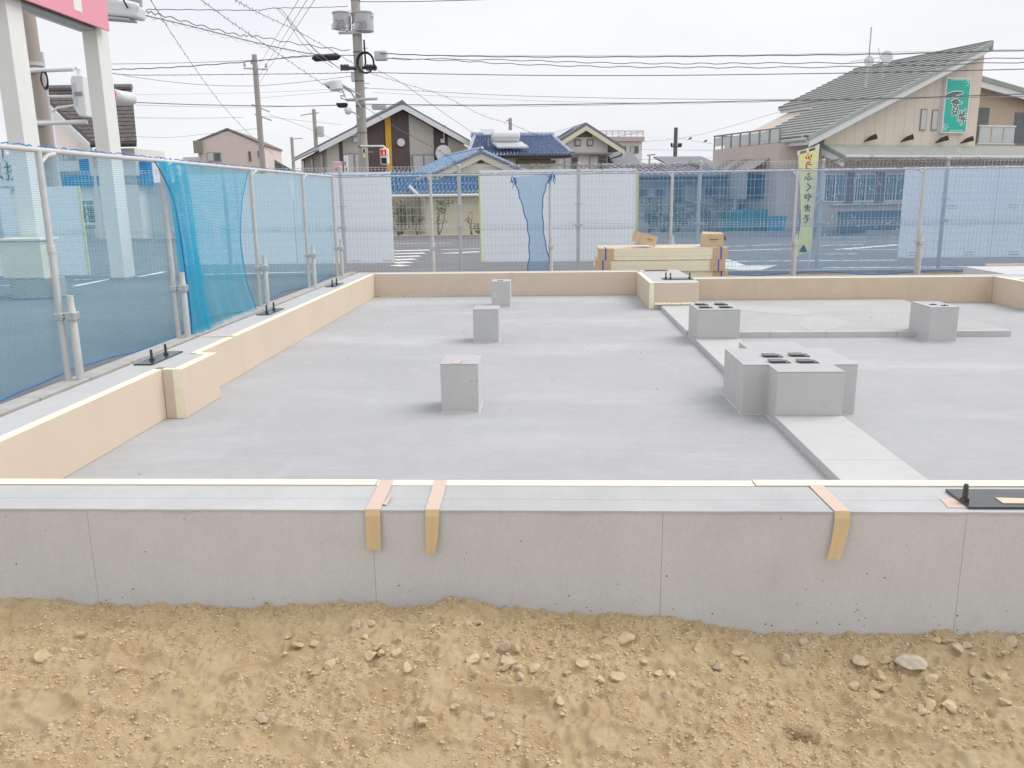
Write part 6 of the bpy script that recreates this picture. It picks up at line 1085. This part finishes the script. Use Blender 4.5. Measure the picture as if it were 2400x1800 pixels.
# pink/white low roofs between (behind fence, far)
F=Fr(1640,390,60,R(12)); H=F.root('row_house','row of low pale buildings seen over the fence by the awnings','building',z=GZ)
A=L(*q3(1380,1440),0);B=L(*q3(1740,1410),0); obj('wall',MB().box(A[0],B[0],0,6,0,A[2]),M_whw,H); obj('roof',MB().prism([(-.4,A[2]),(3,A[2]+.7),(3,A[2]+.82),(-.4,A[2]+.12)],A[0]-.3,B[0]+.3,'vz'),mat('slate_roof',None),H)
for x0,x1 in ((1465,1525),(1560,1610)): P=L(*q3(x0,1445),0);Q=L(*q3(x1,1490),0); win(H,P[0],Q[0],Q[2]-.3,P[2]-.15,0,M_alu,M_glass,2)
F=Fr(1450,390,58,R(12)); H=F.root('row_house','small hipped grey roof beside the white gabled house','building',z=GZ)
A=L(*q3(890,1395),0);B=L(*q3(1090,1415),0); obj('wall',MB().box(A[0],B[0],0,5,0,A[2]-.2),M_whw,H); obj('roof',MB().prism([(-.5,A[2]-.2),(1.8,A[2]+.7),(4,A[2]-.2)],A[0]-.2,B[0]+.1,'vz'),mat('slate_roof',None),H); obj('wall_lamp',MB().box(A[0]+.5,A[0]+.7,-.1,-.002,A[2]-1,A[2]-.7),M_dark,H)
# ---------------------------------------------------------------- shrubs and young trees across the road
M_leaf=[mat('leaf_a',S(84,104,70),.6),mat('leaf_b',S(112,128,88),.6),mat('leaf_c',S(62,82,58),.6)]; M_brk=mat('bark',S(128,112,98),.9)
def plant(x,y,z0,h,rad,n,label,name='shrub',leaf=.09,trunk=True,stems=5):
    t=thing(name,label,'shrub' if name=='shrub' else 'tree',(x,y,z0)); tips=[]; br=MB()
    for k in range(stems):
        a=k*6.283/stems+random.uniform(-.4,.4); pts=[Vector((random.uniform(-.05,.05),random.uniform(-.05,.05),0))]; d=Vector((math.cos(a)*.35,math.sin(a)*.35,1)).normalized()
        for j in range(6): d=(d+Vector((random.gauss(0,.22),random.gauss(0,.22),random.gauss(.05,.1)))).normalized(); pts.append(pts[-1]+d*h/6)
        for p in pts[2:]:
            sx_=Vector((p.x/max(.01,h)*rad*2.2,p.y/max(.01,h)*rad*2.2,p.z)); tips.append(sx_)
        P_=[Vector((p.x/max(.01,h)*rad*2.2,p.y/max(.01,h)*rad*2.2,p.z)) for p in pts]; br.tube(P_,[.028*(1-.13*i) for i in range(7)],5)
        for j in range(5):
            b0=random.choice(P_[2:]); b1=b0+Vector((random.gauss(0,rad*.45),random.gauss(0,rad*.45),random.uniform(0,h*.22))); br.tube([b0,b1],.008,4); tips.append(b1); tips.append(b0.lerp(b1,.6))
    obj('trunk' if trunk else 'stem',br,M_brk,t)
    for ci in range(3):
        m=MB()
        for k in range(n//3):
            c=random.choice(tips)+Vector((random.gauss(0,rad*.13),random.gauss(0,rad*.13),random.gauss(0,h*.05))); d=Vector((random.gauss(0,1),random.gauss(0,1),random.gauss(0,.7))).normalized(); e=d.orthogonal().normalized(); s_=leaf*random.uniform(.5,1.2); m.add([c,c+d*s_*.5+e*s_*.22,c+d*s_,c+d*s_*.5-e*s_*.22],[(0,1,2,3)])
        obj('foliage',m,M_leaf[ci],t)
def plantpx(px,py_top,py_bot,wpx,Y,n,label,z0=.09,**k): 
    a=PY(px,py_top,Y); kx=Y/1945; plant(a.x,Y,z0,max(.4,a.z-z0),wpx*kx/2,n,label,**k)
plantpx(1028,468,560,60,30.6,330,'young sparse-leaved tree in front of the cream house wall',name='young_tree',stems=3); plantpx(975,490,560,30,30.5,150,'thin young tree by the cream house window',name='young_tree',stems=2); plantpx(940,470,560,44,31.6,240,'leafy shrub before the cream house corner window'); plantpx(1105,500,560,26,30.4,20,'nearly bare sapling beside the pale sheet edge',name='young_tree',stems=3)
plantpx(1525,468,555,75,30.6,900,'dense bush in front of the grey bungalow window'); plantpx(1590,480,555,60,30.9,700,'broad bush between bungalow window and porch'); plantpx(1665,472,550,66,30.6,800,'dense bush beside the bungalow porch post'); plantpx(1555,505,556,60,30.2,500,'low spreading bush at the pavement edge')
plantpx(1130,548,562,40,30.1,160,'low green tuft on the pavement by the crossing',stems=8); plantpx(935,540,560,30,30.1,140,'low scrubby tuft near the zebra crossing',stems=8)
# low teal tarp hedge between bungalow and dining house
A=PY(1690,520,30.95);B=PY(1905,555,30.95); tb=thing('tarp_fence','low barrier wrapped in teal sheeting beside the dining house','fence',(A.x,30.95,.03)); nn=8
for k in range(nn): w_=(B.x-A.x)/nn; obj('tarp_panel',MB().box(k*w_+.01,(k+1)*w_-.01,random.uniform(0,.02),.05,.02,.82+random.uniform(-.03,.02)),mat('teal_tarp',S(70,140,150),.6,.15,3),tb,bevel=.015,seg=1)
for k in range(nn+1): obj('barrier_post',MB().tube([(k*(B.x-A.x)/nn,.08,0),(k*(B.x-A.x)/nn,.08,.88)],.025,6),M_metal,tb)
